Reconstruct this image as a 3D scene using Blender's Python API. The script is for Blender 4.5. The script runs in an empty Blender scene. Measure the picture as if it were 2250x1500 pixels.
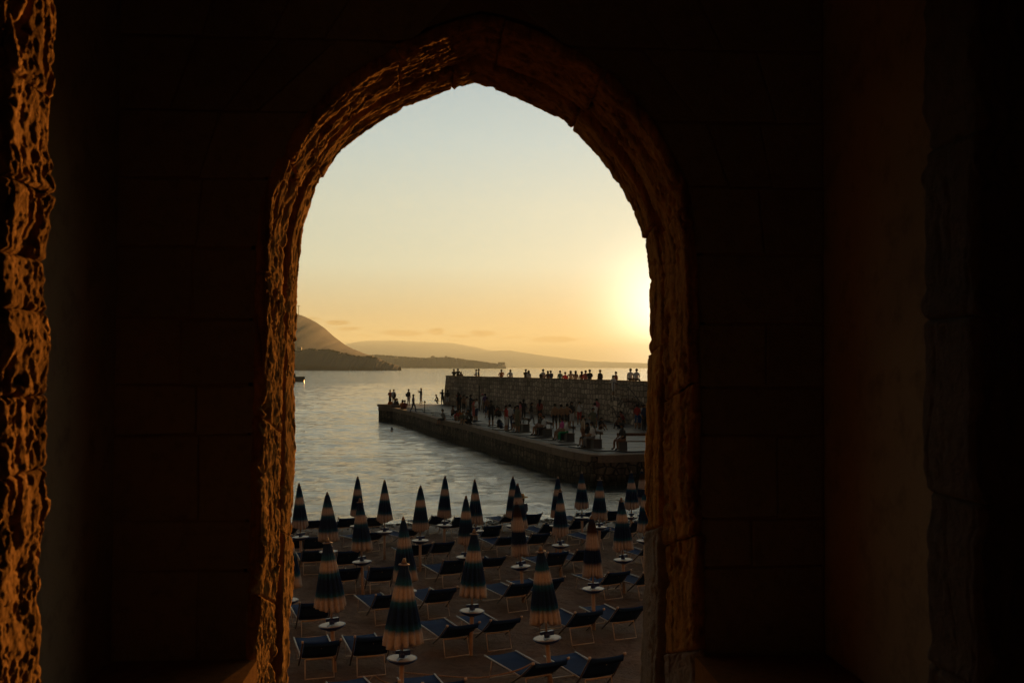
import bpy, bmesh, math, random
from mathutils import Vector, noise, Matrix
random.seed(7)
scene = bpy.context.scene
C = scene.collection
R = math.radians
# ------------------------------------------------------------ camera
CAM = Vector((0.0, 0.0, 5.9))
F = 35.0 / 36.0 * 2250.0
YAW, PITCH, ROLL = R(4.0), R(1.466), R(0.3)
fw = Vector((math.sin(YAW) * math.cos(PITCH), math.cos(YAW) * math.cos(PITCH), math.sin(PITCH)))
rt0 = Vector((math.cos(YAW), -math.sin(YAW), 0))
up0 = rt0.cross(fw)
RT = rt0 * math.cos(ROLL) + up0 * math.sin(ROLL)
UP = up0 * math.cos(ROLL) - rt0 * math.sin(ROLL)
def ray(px, py):
    return (fw + RT * ((px - 1125.0) / F) - UP * ((py - 750.0) / F))
def on_z(px, py, z):                     # photograph point standing at height z
    d = ray(px, py); k = (z - CAM.z) / d.z
    return CAM + d * k
def on_y(px, py, y):
    d = ray(px, py); return CAM + d * (y / d.y)
cam_d = bpy.data.cameras.new('camera'); cam = bpy.data.objects.new('camera', cam_d); C.objects.link(cam)
cam.matrix_world = Matrix(((RT.x, UP.x, -fw.x, CAM.x), (RT.y, UP.y, -fw.y, CAM.y), (RT.z, UP.z, -fw.z, CAM.z), (0, 0, 0, 1)))
cam_d.lens = 35; cam_d.sensor_width = 36; cam_d.clip_start = 0.05; cam_d.clip_end = 60000
cam_d.dof.use_dof = True; cam_d.dof.focus_distance = 26; cam_d.dof.aperture_fstop = 9
scene.camera = cam
# ------------------------------------------------------------ light
SUN_AZ = math.atan2(ray(1492, 700).x, ray(1492, 700).y)
SUN_EL = R(2.05)
SUN = Vector((math.sin(SUN_AZ) * math.cos(SUN_EL), math.cos(SUN_AZ) * math.cos(SUN_EL), math.sin(SUN_EL)))
SUN_STRENGTH = 5.0
SKY_STRENGTH = 0.235
EXPOSURE = 2.38
HAZE_DENSITY = 0.00008
sl = bpy.data.lights.new('sun', 'SUN'); sun = bpy.data.objects.new('sun', sl); C.objects.link(sun)
sl.energy = SUN_STRENGTH; sl.angle = R(0.5); sl.color = (1.0, 0.47, 0.13)
sun.rotation_euler = (-SUN).to_track_quat('-Z', 'Y').to_euler()
world = bpy.data.worlds.new('World'); scene.world = world; world.use_nodes = True
class NT:
    def __init__(s, tree): s.t = tree; s.n = tree.nodes; s.l = tree.links
    def add(s, typ, **kw):
        nd = s.n.new(typ)
        for k, v in kw.items(): setattr(nd, k, v)
        return nd
    def put(s, sock, v):
        if isinstance(v, bpy.types.NodeSocket): s.l.new(v, sock)
        elif v is not None:
            if sock.type == 'RGBA' and hasattr(v, '__len__') and len(v) == 3: v = (*v, 1)
            sock.default_value = v
    def math(s, op, a, b=None, c=None, clamp=False):
        nd = s.add('ShaderNodeMath', operation=op); nd.use_clamp = clamp
        s.put(nd.inputs[0], a); s.put(nd.inputs[1], b); s.put(nd.inputs[2], c)
        return nd.outputs[0]
    def mix(s, f, a, b, mode='MIX'):
        nd = s.add('ShaderNodeMix', data_type='RGBA', blend_type=mode)
        s.put(nd.inputs[0], f); s.put(nd.inputs[6], a); s.put(nd.inputs[7], b)
        return nd.outputs[2]
    def ramp(s, f, stops, interp='LINEAR'):
        nd = s.add('ShaderNodeValToRGB'); cr = nd.color_ramp; cr.interpolation = interp
        while len(cr.elements) < len(stops): cr.elements.new(0.5)
        for e, (p, c) in zip(cr.elements, stops):
            e.position = p; e.color = (*c, 1) if hasattr(c, '__len__') else (c, c, c, 1)
        s.put(nd.inputs[0], f); return nd.outputs[0]
    def noise(s, vec, scale, detail=4, rough=0.5, dist=0.0):
        nd = s.add('ShaderNodeTexNoise'); s.put(nd.inputs['Vector'], vec)
        nd.inputs['Scale'].default_value = scale; nd.inputs['Detail'].default_value = detail
        nd.inputs['Roughness'].default_value = rough; nd.inputs['Distortion'].default_value = dist
        return nd.outputs[0]
    def mapping(s, vec, sc=(1, 1, 1), rot=(0, 0, 0), loc=(0, 0, 0)):
        nd = s.add('ShaderNodeMapping'); s.put(nd.inputs[0], vec)
        nd.inputs['Scale'].default_value = sc; nd.inputs['Rotation'].default_value = rot; nd.inputs['Location'].default_value = loc
        return nd.outputs[0]
def lin(r, g, b):
    f = lambda c: (c / 255 / 12.92) if c / 255 <= 0.04045 else ((c / 255 + 0.055) / 1.055) ** 2.4
    return (f(r), f(g), f(b))
w = NT(world.node_tree)
bg = w.n['Background']
gen = w.add('ShaderNodeTexCoord').outputs['Generated']
sep = w.add('ShaderNodeSeparateXYZ'); w.l.new(gen, sep.inputs[0])
zz = sep.outputs[2]
vd = w.add('ShaderNodeVectorMath', operation='DOT_PRODUCT'); w.l.new(gen, vd.inputs[0]); vd.inputs[1].default_value = SUN
dot = vd.outputs['Value']
ang = w.math('ARCCOSINE', w.math('MINIMUM', dot, 1.0))
# clear evening gradient, warm near the horizon and dim blue overhead
def tn(c_, k): return tuple(a * b__ for a, b__ in zip(lin(*c_), k))
base = w.ramp(zz, [(0.0, tn((236, 186, 96), (.35, .5, .5))), (0.02, tn((236, 196, 112), (.3, .42, .55))), (0.05, tn((233, 208, 150), (.27, .43, .67))), (0.10, tn((228, 211, 172), (.47, .76, 1.05))),
                   (0.16, tn((217, 209, 182), (.57, .79, .98))), (0.22, tn((196, 204, 194), (.60, .78, .92))), (0.285, tn((174, 192, 192), (.62, .76, .88))),
                   (0.45, lin(192, 186, 154)), (0.7, lin(112, 124, 130)), (1.0, lin(56, 76, 108))])
# the sky dims away from the set of the sun
hx = w.math('MULTIPLY', w.math('ADD', dot, 1.0), 0.5)
away = w.ramp(hx, [(0.0, 0.07), (0.5, 0.16), (0.80, 0.42), (0.93, 0.88), (1.0, 1.0)])
base = w.mix(1.0, base, away, 'MULTIPLY')
# glow round the sun (aureole)
g1 = w.math('EXPONENT', w.math('MULTIPLY', ang, -1 / R(8.5)))
g2 = w.math('EXPONENT', w.math('MULTIPLY', w.math('POWER', w.math('DIVIDE', ang, R(3.3)), 2.0), -1.0))
glow = w.mix(1.0, w.mix(1.0, (0.26, 0.235, 0.175), g1, 'MULTIPLY'), w.mix(1.0, (2.4, 2.2, 1.7), g2, 'MULTIPLY'), 'ADD')
sky = w.mix(1.0, base, glow, 'ADD')
# thin cloud streaks low over the far coast
az = w.math('ARCTAN2', sep.outputs[0], sep.outputs[1])
cv = w.add('ShaderNodeCombineXYZ'); w.l.new(w.math('MULTIPLY', az, 30.0), cv.inputs[0]); w.l.new(w.math('MULTIPLY', zz, 150.0), cv.inputs[1])
cn = w.noise(cv.outputs[0], 1.3, 5, 0.6, 0.4)
cm = None
for (px_, py_, wx_, wy_, k_) in [(745, 709, 26, 5, .9), (765, 722, 38, 5, .7), (800, 738, 30, 4, .5), (885, 731, 50, 6, .9), (960, 729, 22, 7, .8), (1010, 738, 45, 4, .6), (1060, 733, 34, 7, .9), (1130, 742, 50, 4, .5), (1215, 746, 55, 6, .9), (1000, 748, 120, 3, .5), (690, 700, 30, 4, .6)]:
    d_ = ray(px_, py_).normalized(); a0 = math.atan2(d_.x, d_.y)
    ea = w.math('POWER', w.math('DIVIDE', w.math('SUBTRACT', az, a0), wx_ / F), 2.0)
    ez = w.math('POWER', w.math('DIVIDE', w.math('SUBTRACT', zz, d_.z), wy_ * 1.45 / F), 2.0)
    e1 = w.math('MULTIPLY', w.math('EXPONENT', w.math('MULTIPLY', w.math('ADD', ea, ez), -1.0)), k_)
    cm = e1 if cm is None else w.math('MAXIMUM', cm, e1)
cm = w.ramp(w.math('ADD', cm, w.math('MULTIPLY', w.math('SUBTRACT', cn, 0.5), 1.1)), [(0.34, 0.0), (0.60, 1.0)])
sky = w.mix(cm, sky, w.mix(1.0, sky, (0.22, 0.12, 0.10), 'MULTIPLY'))
cn2 = w.noise(w.mapping(gen, (5, 5, 22)), 1.0, 4, 0.6, 0.5)
wisps = w.math('MULTIPLY', w.ramp(cn2, [(0.58, 0.0), (0.75, 1.0)]), 0.10)
sky = w.mix(wisps, sky, w.mix(1.0, sky, (1.25, 1.1, 0.95), 'MULTIPLY'))
nish = w.add('ShaderNodeTexSky', sky_type='NISHITA'); nish.sun_disc = False
nish.sun_elevation = SUN_EL; nish.sun_rotation = SUN_AZ
w.put(bg.inputs[0], w.mix(0.96, w.mix(1.0, nish.outputs[0], (0.3, 0.3, 0.3), 'MULTIPLY'), sky))
bg.inputs[1].default_value = SKY_STRENGTH
vs = scene.view_settings
scene.display_settings.display_device = 'sRGB'
vs.view_transform = 'Standard'; vs.look = 'None'; vs.gamma = 1.0; vs.use_curve_mapping = False; vs.exposure = EXPOSURE
cy = scene.cycles
cy.use_denoising = True; cy.max_bounces = 6; cy.diffuse_bounces = 4; cy.glossy_bounces = 3; cy.volume_bounces = 1
cy.transparent_max_bounces = 8; cy.sample_clamp_indirect = 4.0; cy.caustics_reflective = False; cy.caustics_refractive = False

# ------------------------------------------------------------ materials
def new_mat(name):
    m = bpy.data.materials.new(name); m.use_nodes = True
    t = NT(m.node_tree); b = t.n['Principled BSDF']
    return m, t, b
def bumped(t, b, h, strength=0.5, dist=0.01):
    bp = t.add('ShaderNodeBump'); t.put(bp.inputs['Height'], h)
    bp.inputs['Strength'].default_value = strength; bp.inputs['Distance'].default_value = dist
    t.l.new(bp.outputs[0], b.inputs['Normal'])
def flat(name, col, rough=0.7, metal=0.0, spec=0.4, var=0.15, scale=12.0, sheen=0.0):
    m, t, b = new_mat(name)
    co = t.add('ShaderNodeTexCoord').outputs['Object']
    n = t.noise(co, scale, 4)
    f = t.ramp(n, [(0.3, 1 - var), (0.7, 1 + var)])
    t.put(b.inputs['Base Color'], t.mix(1.0, col, f, 'MULTIPLY'))
    b.inputs['Roughness'].default_value = rough; b.inputs['Metallic'].default_value = metal
    b.inputs['Specular IOR Level'].default_value = spec
    return m
def stone_mat(name, c1, c2, c3, scale=5.0, bump=0.01, detail=90.0, spec=0.15):
    m, t, b = new_mat(name)
    co = t.add('ShaderNodeTexCoord').outputs['Object']
    n1 = t.noise(co, scale, 6, 0.6, 0.4); n2 = t.noise(co, scale * 7, 5, 0.65); n3 = t.noise(co, detail, 5, 0.7)
    c = t.mix(t.ramp(n1, [(0.35, 0.0), (0.65, 1.0)]), c1, c2)
    c = t.mix(t.math('MULTIPLY', t.ramp(n2, [(0.5, 0.0), (0.72, 1.0)]), 0.75), c, c3)
    if name == 'arch_stone': c = t.mix(1.0, c, t.ramp(t.noise(t.mapping(co, (16, 16, 3.0)), 1.0, 6, 0.7, 0.5), [(0.36, 0.35), (0.52, 0.9), (0.7, 1.2)]), 'MULTIPLY')
    info = t.add('ShaderNodeObjectInfo').outputs['Random']
    c = t.mix(1.0, c, t.ramp(info, [(0.0, 0.88), (1.0, 1.1)]), 'MULTIPLY')
    t.put(b.inputs['Base Color'], c)
    b.inputs['Roughness'].default_value = 0.9; b.inputs['Specular IOR Level'].default_value = spec
    bumped(t, b, t.math('ADD', t.math('MULTIPLY', n2, 0.6), n3), 0.9, bump)
    return m
M = {}
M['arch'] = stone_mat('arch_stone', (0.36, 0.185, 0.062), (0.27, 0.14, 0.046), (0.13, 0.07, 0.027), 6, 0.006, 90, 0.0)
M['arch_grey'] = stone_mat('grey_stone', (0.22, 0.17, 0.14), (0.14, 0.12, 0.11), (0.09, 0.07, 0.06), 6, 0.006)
M['dark_wall'] = stone_mat('inner_wall_stone', (0.22, 0.19, 0.16), (0.19, 0.165, 0.14), (0.13, 0.11, 0.095), 3, 0.006)
M['plaster'] = stone_mat('plaster', (0.34, 0.29, 0.24), (0.27, 0.23, 0.19), (0.17, 0.14, 0.12), 1.5, 0.002, 60)
M['near_right'] = stone_mat('shaded_jamb_stone', (0.13, 0.10, 0.08), (0.09, 0.07, 0.055), (0.05, 0.04, 0.03), 4, 0.006)  # right jamb's shade put into the colour, darker than the left jamb stone
M['core'] = flat('wall_core', (0.05, 0.035, 0.025), 0.95)
M['facade'] = stone_mat('facade_stone', (0.19, 0.13, 0.085), (0.15, 0.105, 0.07), (0.10, 0.075, 0.055), 1.2, 0.01, 20)
def masonry(name, cell, c1, c2, mortar, axis_rot, wet=0.0, streak=False):
    m, t, b = new_mat(name)
    co = t.add('ShaderNodeTexCoord').outputs['Object']
    mp = t.mapping(co, (1 / cell[0], 1 / cell[0], 1 / cell[1]), (0, 0, axis_rot))
    wob = t.noise(mp, 2.0, 2)
    v = t.add('ShaderNodeTexVoronoi', feature='F1'); t.put(v.inputs['Vector'], mp); v.inputs['Scale'].default_value = 1.0; v.inputs['Randomness'].default_value = 0.5
    e = t.add('ShaderNodeTexVoronoi', feature='DISTANCE_TO_EDGE'); t.put(e.inputs['Vector'], mp); e.inputs['Scale'].default_value = 1.0; e.inputs['Randomness'].default_value = 0.5
    sp = t.add('ShaderNodeSeparateColor'); t.l.new(v.outputs['Color'], sp.inputs[0])
    c = t.mix(sp.outputs[0], c1, c2)
    c = t.mix(1.0, c, t.ramp(sp.outputs[1], [(0, 0.72), (1, 1.25)]), 'MULTIPLY')
    edge = t.ramp(e.outputs['Distance'], [(0.03, 0.0), (0.12, 1.0)])
    c = t.mix(edge, mortar, c)
    big = t.noise(co, 0.5, 4)
    c = t.mix(1.0, c, t.ramp(big, [(0.3, 0.65), (0.7, 1.25)]), 'MULTIPLY')
    if streak:
        st = t.noise(t.mapping(co, (3.0, 3.0, 0.35)), 1.0, 4)
        c = t.mix(1.0, c, t.ramp(st, [(0.35, 0.45), (0.65, 1.2)]), 'MULTIPLY')
        sz = t.add('ShaderNodeSeparateXYZ'); t.l.new(co, sz.inputs[0])
        c = t.mix(1.0, c, t.ramp(t.math('ADD', sz.outputs[2], t.math('MULTIPLY', wob, 0.25)), [(0.45, (0.25, 0.28, 0.22)), (0.75, (1, 1, 1))]), 'MULTIPLY')
    t.put(b.inputs['Base Color'], c)
    b.inputs['Roughness'].default_value = 0.88; b.inputs['Specular IOR Level'].default_value = 0.2
    fine = t.noise(co, 14, 4, 0.6)
    bumped(t, b, t.math('ADD', edge, t.math('MULTIPLY', fine, 0.5)), 0.9, 0.05)
    return m
# ------------------------------------------------------------ mesh helpers
def tag(o, label=None, cat=None, group=None, kind=None):
    if label: o['label'] = label
    if cat: o['category'] = cat
    if group: o['group'] = group
    if kind: o['kind'] = kind
    return o
def link(name, me, mats=None, parent=None, loc=None, rot=None):
    o = bpy.data.objects.new(name, me); C.objects.link(o)
    if mats is not None and me is not None:
        for m_ in (mats if isinstance(mats, (list, tuple)) else [mats]): me.materials.append(m_)
    if parent is not None: o.parent = parent
    if loc is not None: o.location = loc
    if rot is not None: o.rotation_euler = rot
    return o
def empty(name, loc, rz=0.0):
    o = bpy.data.objects.new(name, None); C.objects.link(o); o.location = loc; o.rotation_euler = (0, 0, rz)
    o.empty_display_size = 0.2; return o
def mesh_py(name, vs_, fs, smooth=False):
    me = bpy.data.meshes.new(name); me.from_pydata([tuple(v) for v in vs_], [], fs); me.validate(); me.update()
    if smooth: me.polygons.foreach_set('use_smooth', [True] * len(me.polygons))
    return me
class MB:
    def __init__(s): s.v = []; s.f = []; s.mi = []
    def face(s, idx, mi=0): s.f.append(idx); s.mi.append(mi)
    def box(s, c, d, mi=0, rz=0.0, taper=1.0):
        n = len(s.v); cx, cy_, cz = c; dx, dy, dz = [q / 2 for q in d]
        ca, sa = math.cos(rz), math.sin(rz)
        for k, z in ((1, -dz), (taper, dz)):
            for x, y in ((-dx, -dy), (dx, -dy), (dx, dy), (-dx, dy)):
                x *= k; y *= k
                s.v.append((cx + x * ca - y * sa, cy_ + x * sa + y * ca, cz + z))
        for q in ((3, 2, 1, 0), (4, 5, 6, 7), (0, 1, 5, 4), (1, 2, 6, 5), (2, 3, 7, 6), (3, 0, 4, 7)): s.face([n + i for i in q], mi)
    def tube(s, pts, r, seg=8, mi=0, cap=True):
        pts = [Vector(p) for p in pts]; rs = r if hasattr(r, '__len__') else [r] * len(pts)
        n0 = len(s.v); ref = Vector((0, 0, 1))
        for i, p in enumerate(pts):
            t = (pts[min(i + 1, len(pts) - 1)] - pts[max(i - 1, 0)]).normalized()
            a = t.cross(ref)
            if a.length < 0.05: a = t.cross(Vector((1, 0, 0)))
            a.normalize(); b_ = t.cross(a)
            for k in range(seg):
                th = 2 * math.pi * k / seg
                s.v.append(tuple(p + (a * math.cos(th) + b_ * math.sin(th)) * rs[i]))
        for i in range(len(pts) - 1):
            for k in range(seg):
                k2 = (k + 1) % seg
                s.face([n0 + i * seg + k, n0 + i * seg + k2, n0 + (i + 1) * seg + k2, n0 + (i + 1) * seg + k], mi)
        if cap:
            s.face([n0 + k for k in range(seg)][::-1], mi); s.face([n0 + (len(pts) - 1) * seg + k for k in range(seg)], mi)
    def lathe(s, prof, seg=24, mi=0, c=(0, 0, 0)):
        n0 = len(s.v)
        for r_, z in prof:
            for k in range(seg):
                th = 2 * math.pi * k / seg
                s.v.append((c[0] + r_ * math.cos(th), c[1] + r_ * math.sin(th), c[2] + z))
        for i in range(len(prof) - 1):
            for k in range(seg):
                k2 = (k + 1) % seg
                s.face([n0 + i * seg + k, n0 + i * seg + k2, n0 + (i + 1) * seg + k2, n0 + (i + 1) * seg + k], mi)
    def mesh(s, name, smooth=False):
        me = mesh_py(name, s.v, s.f, smooth)
        if any(s.mi): me.polygons.foreach_set('material_index', s.mi[:len(me.polygons)])
        return me
    def build(s, name, mats, parent=None, smooth=False, **k): return link(name, s.mesh(name, smooth), mats, parent, **k)
def prism(poly_xz, y0, y1):               # polygon in the X-Z plane pushed through Y
    n = len(poly_xz); v = [(x, y0, z) for x, z in poly_xz] + [(x, y1, z) for x, z in poly_xz]
    f = [list(range(n)), list(range(n, 2 * n))[::-1]] + [[i, i + n, (i + 1) % n + n, (i + 1) % n] for i in range(n)]
    return v, f
def extrude_xy(poly, z0, z1):
    n = len(poly); v = [(x, y, z0) for x, y in poly] + [(x, y, z1) for x, y in poly]
    f = [list(range(n))[::-1], list(range(n, 2 * n))] + [[i, (i + 1) % n, (i + 1) % n + n, i + n] for i in range(n)]
    return v, f
def fix_normals(me):
    bm = bmesh.new(); bm.from_mesh(me); bmesh.ops.recalc_face_normals(bm, faces=bm.faces); bm.to_mesh(me); bm.free(); return me

# ------------------------------------------------------------ haze
HX, HY0, HY1, HZ0, HZ1 = 9500.0, -60.0, 27000.0, -8.0, 625.0
hb = MB(); hb.box((0, (HY0 + HY1) / 2, (HZ0 + HZ1) / 2), (2 * HX, HY1 - HY0, HZ1 - HZ0))
hm = bpy.data.materials.new('haze'); hm.use_nodes = True
ht = NT(hm.node_tree); ht.n.remove(ht.n['Principled BSDF'])
pv = ht.add('ShaderNodeVolumePrincipled'); pv.inputs['Density'].default_value = HAZE_DENSITY
pv.inputs['Color'].default_value = (0.52, 0.66, 0.72, 1); pv.inputs['Anisotropy'].default_value = 0.2
ht.l.new(pv.outputs[0], ht.n['Material Output'].inputs['Volume'])
tag(hb.build('haze', hm), kind='stuff')

# ------------------------------------------------------------ sea
def sea_z(x, y, r):
    a = max(0.0, 1 - r / 420.0)
    if a <= 0: return 0.0
    sw = noise.noise(Vector((x * 0.16, y * 0.55, 3.1))) * 0.11 + noise.noise(Vector((x * 0.5, y * 1.25, 8.0))) * 0.05 + noise.noise(Vector((x * 1.6 + 4, y * 3.2, 1.0))) * 0.022 + noise.noise(Vector((x * 0.55, y * 0.62, 21))) * 0.10 * min(1, r / 90) + noise.noise(Vector((x * 1.0, y * 1.3, 33))) * 0.035
    d = y - 39.0 - 0.6 * math.sin(x * 0.25)
    wv = 0.13 * math.exp(-(d / 0.8) ** 2) * (0.6 + 0.6 * noise.noise(Vector((x * 0.3, 0, 5)))) if abs(d) < 4 else 0
    near = min(1, max(0, (y - 36.6) / 4))
    return (sw * a) * (0.25 + 0.75 * near) + wv
NR, NC = 560, 480
vsea = []
for i in range(NR):
    k = i / (NR - 1)
    r = 31.0 * (400.0 / 31.0) ** (k / 0.9) if k < 0.9 else 400.0 * (26000.0 / 400.0) ** ((k - 0.9) / 0.1)
    half = 0.9 if r < 500 else 0.29
    for j in range(NC):
        x = (j / (NC - 1) * 2 - 1) * (r * 0.62 if r < 500 else min(r * 0.62, 9000.0))
        y = r
        vsea.append((x, y, sea_z(x, y, r)))
fsea = [[i * NC + j, i * NC + j + 1, (i + 1) * NC + j + 1, (i + 1) * NC + j] for i in range(NR - 1) for j in range(NC - 1)]
m, t, b = new_mat('sea_water')
co = t.add('ShaderNodeTexCoord').outputs['Object']
n1 = t.noise(t.mapping(co, (0.55, 0.75, 1)), 1.0, 7, 0.66, 0.3)
n2 = t.noise(t.mapping(co, (1.8, 2.4, 1)), 1.0, 4, 0.6)
n3 = t.noise(t.mapping(co, (0.02, 0.06, 1)), 1.0, 3, 0.5)
h = t.math('ADD', t.math('MULTIPLY', n1, 1.0), t.math('MULTIPLY', n2, 0.28))
bp = t.add('ShaderNodeBump'); t.put(bp.inputs['Height'], h); bp.inputs['Distance'].default_value = 0.26
t.put(bp.inputs['Strength'], t.ramp(n3, [(0.35, 0.55), (0.65, 1.0)]))
t.l.new(bp.outputs[0], b.inputs['Normal'])
b.inputs['Base Color'].default_value = (0.014, 0.028, 0.026, 1); b.inputs['Roughness'].default_value = 0.05; b.inputs['IOR'].default_value = 2.8
b.inputs['Specular IOR Level'].default_value = 0.5
M['sea'] = m
tag(link('sea', mesh_py('sea', vsea, fsea, True), m), kind='structure')
# ------------------------------------------------------------ sand
def sand_h(y): return 0.03 + (37.6 - y) * 0.028
def sand_z(x, y):
    return sand_h(y) + (0.03 * noise.noise(Vector((x * 0.8, y * 0.8, 0))) + 0.06 * (noise.fractal(Vector((x * 2.3, y * 2.3, 4)), 0.6, 2.1, 4) - 1.2 * max(0, 0.32 - noise.voronoi(Vector((x * 2.2, y * 2.2, 0)))[0][0]))) * min(1, max(0.1, (38.5 - y) / 4))
sv = []; nx, ny = 240, 230
for j in range(ny):
    y = 4.0 + 38.0 * (j / (ny - 1))
    for i in range(nx):
        x = -15 + 37 * i / (nx - 1); sv.append((x, y, sand_z(x, y)))
sf = [[j * nx + i, j * nx + i + 1, (j + 1) * nx + i + 1, (j + 1) * nx + i] for j in range(ny - 1) for i in range(nx - 1)]
m, t, b = new_mat('beach_sand')
co = t.add('ShaderNodeTexCoord').outputs['Object']
n1 = t.noise(co, 0.7, 5); n2 = t.noise(co, 7, 5, 0.6); n3 = t.noise(co, 120, 3)
c = t.mix(t.ramp(n1, [(0.35, 0.0), (0.65, 1.0)]), (0.25, 0.16, 0.115), (0.15, 0.10, 0.075))
c = t.mix(t.ramp(n2, [(0.4, 0.0), (0.75, 0.5)]), c, (0.065, 0.047, 0.038))
sp = t.add('ShaderNodeSeparateXYZ'); t.l.new(co, sp.inputs[0])
wetf = t.ramp(sp.outputs[2], [(0.02, 1.0), (0.16, 0.0)])
c = t.mix(wetf, c, (0.035, 0.026, 0.022))
t.put(b.inputs['Base Color'], c); t.put(b.inputs['Roughness'], t.math('SUBTRACT', 0.95, t.math('MULTIPLY', wetf, 0.5)))
b.inputs['Specular IOR Level'].default_value = 0.2
bumped(t, b, t.math('ADD', t.math('MULTIPLY', n2, 1.0), t.math('MULTIPLY', n3, 0.08)), 1.0, 0.12)
tag(link('sand', mesh_py('sand', sv, sf, True), m), kind='structure')
# dark weed and pebbles along the waterline
pb = MB()
for k in range(700):
    x = random.uniform(-9, 16); y = 37.3 + 0.6 * math.sin(x * 0.4) + random.gauss(0, 0.35); s_ = random.uniform(0.03, 0.10)
    z = max(0.0, sand_h(y)) + s_ * 0.1
    n0 = len(pb.v)
    for dz, rr in ((-0.3, 0.7), (0.25, 1.0), (0.6, 0.5)):
        for q in range(6):
            th = q * math.pi / 3 + k
            pb.v.append((x + math.cos(th) * s_ * rr * random.uniform(0.8, 1.5), y + math.sin(th) * s_ * rr, z + dz * s_))
    for a in range(2):
        for q in range(6): pb.face([n0 + a * 6 + q, n0 + a * 6 + (q + 1) % 6, n0 + (a + 1) * 6 + (q + 1) % 6, n0 + (a + 1) * 6 + q])
    pb.face([n0 + 12 + q for q in range(6)])
tag(pb.build('shore_pebbles', flat('wet_pebble', (0.03, 0.024, 0.02), 0.5)), 'dark weed and pebbles strewn along the waterline', 'pebbles', kind='stuff')

# ------------------------------------------------------------ far coast
def interp(pts, x):
    if x <= pts[0][0]: return pts[0][1]
    for (x0, y0), (x1, y1) in zip(pts, pts[1:]):
        if x <= x1: return y0 + (y1 - y0) * (x - x0) / (x1 - x0)
    return pts[-1][1]
def ridge(name, prof, dist, depth, mat, rough=0.03, step=2.0, jag=0.0, seed=0):
    x0, x1 = prof[0][0], prof[-1][0]; n = int((x1 - x0) / step) + 1
    rows = [(-1.0, 0.0), (-0.98, 0.05), (-0.8, 0.28), (-0.6, 0.48), (-0.4, 0.68), (-0.2, 0.86), (0.0, 1.0), (0.35, 0.8), (0.8, 0.25), (1.0, -0.05)]
    v = []
    for i in range(n):
        px = x0 + (x1 - x0) * i / (n - 1)
        top = on_y(px, interp(prof, px), dist)
        h = max(0.2, top.z + jag * dist / F * (noise.fractal(Vector((px * 0.16, seed, 0)), 0.6, 2.2, 4)))
        for (d, k) in rows:
            y = dist + d * depth * min(1, 0.25 + h / (0.02 * dist)); x = top.x * y / dist if dist > 3000 else top.x
            z = h * k + (h * rough * 2.5 * noise.fractal(Vector((x * 8 / dist * 3, y * 8 / dist * 3, seed)), 0.7, 2.1, 4) if 0.1 < k < 0.95 else 0)
            v.append((x, y, z if k > 0.04 else -1.5))
    nr = len(rows)
    f = [[i * nr + k, (i + 1) * nr + k, (i + 1) * nr + k + 1, i * nr + k + 1] for i in range(n - 1) for k in range(nr - 1)]
    return tag(link(name, fix_normals(mesh_py(name, v, f, True)), mat), kind='structure')
M['hill_green'] = stone_mat('scrub_hillside', (0.020, 0.017, 0.012), (0.032, 0.025, 0.018), (0.013, 0.013, 0.009), 0.008, 0.5, 0.3)
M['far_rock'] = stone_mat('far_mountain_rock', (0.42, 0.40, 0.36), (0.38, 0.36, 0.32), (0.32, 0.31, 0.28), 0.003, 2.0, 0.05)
HEAD = [(330, 740), (560, 762), (650, 770), (665, 769), (680, 765), (700, 767), (720, 766), (735, 770), (760, 776), (790, 782), (810, 781), (830, 786), (845, 793), (860, 799), (879, 804.5)]
MOUNT = [(260, 700), (420, 640), (540, 652), (600, 668), (650, 689), (664, 693), (690, 705), (710, 718), (730, 736), (750, 752), (770, 764), (800, 776), (815, 780), (840, 792)]
TOWN = [(560, 775), (760, 776), (810, 779), (850, 780), (880, 783), (900, 784), (930, 786), (960, 785), (985, 784), (1010, 788), (1050, 793), (1090, 798), (1112, 804)]
FAR1 = [(300, 760), (600, 755), (700, 758), (765, 750), (790, 744), (820, 741.5), (860, 741), (900, 743), (1000, 748), (1050, 753), (1070, 757), (1082, 758.5), (1100, 755), (1120, 752), (1180, 757), (1250, 763), (1300, 769), (1350, 775), (1420, 783), (1500, 792), (1560, 799)]
ridge('headland', HEAD, 1500, 150, M['hill_green'], 0.02, 1.5, 1.6, 1)
ridge('mountain', MOUNT, 2500, 800, M['hill_green'], 0.02, 3, 0.8, 2)
ridge('far_headland', TOWN, 4200, 340, M['hill_green'], 0.02, 1.5, 1.2, 3)
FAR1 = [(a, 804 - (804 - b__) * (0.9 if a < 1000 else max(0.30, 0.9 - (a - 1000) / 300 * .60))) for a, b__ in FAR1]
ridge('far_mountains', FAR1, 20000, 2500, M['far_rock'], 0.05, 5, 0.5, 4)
white = flat('house_render', (0.4, 0.37, 0.33), 0.8, var=0.05); roofm = flat('roof_tile', (0.3, 0.16, 0.1), 0.8); winm = flat('far_window', (0.05, 0.05, 0.06), 0.4)
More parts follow.
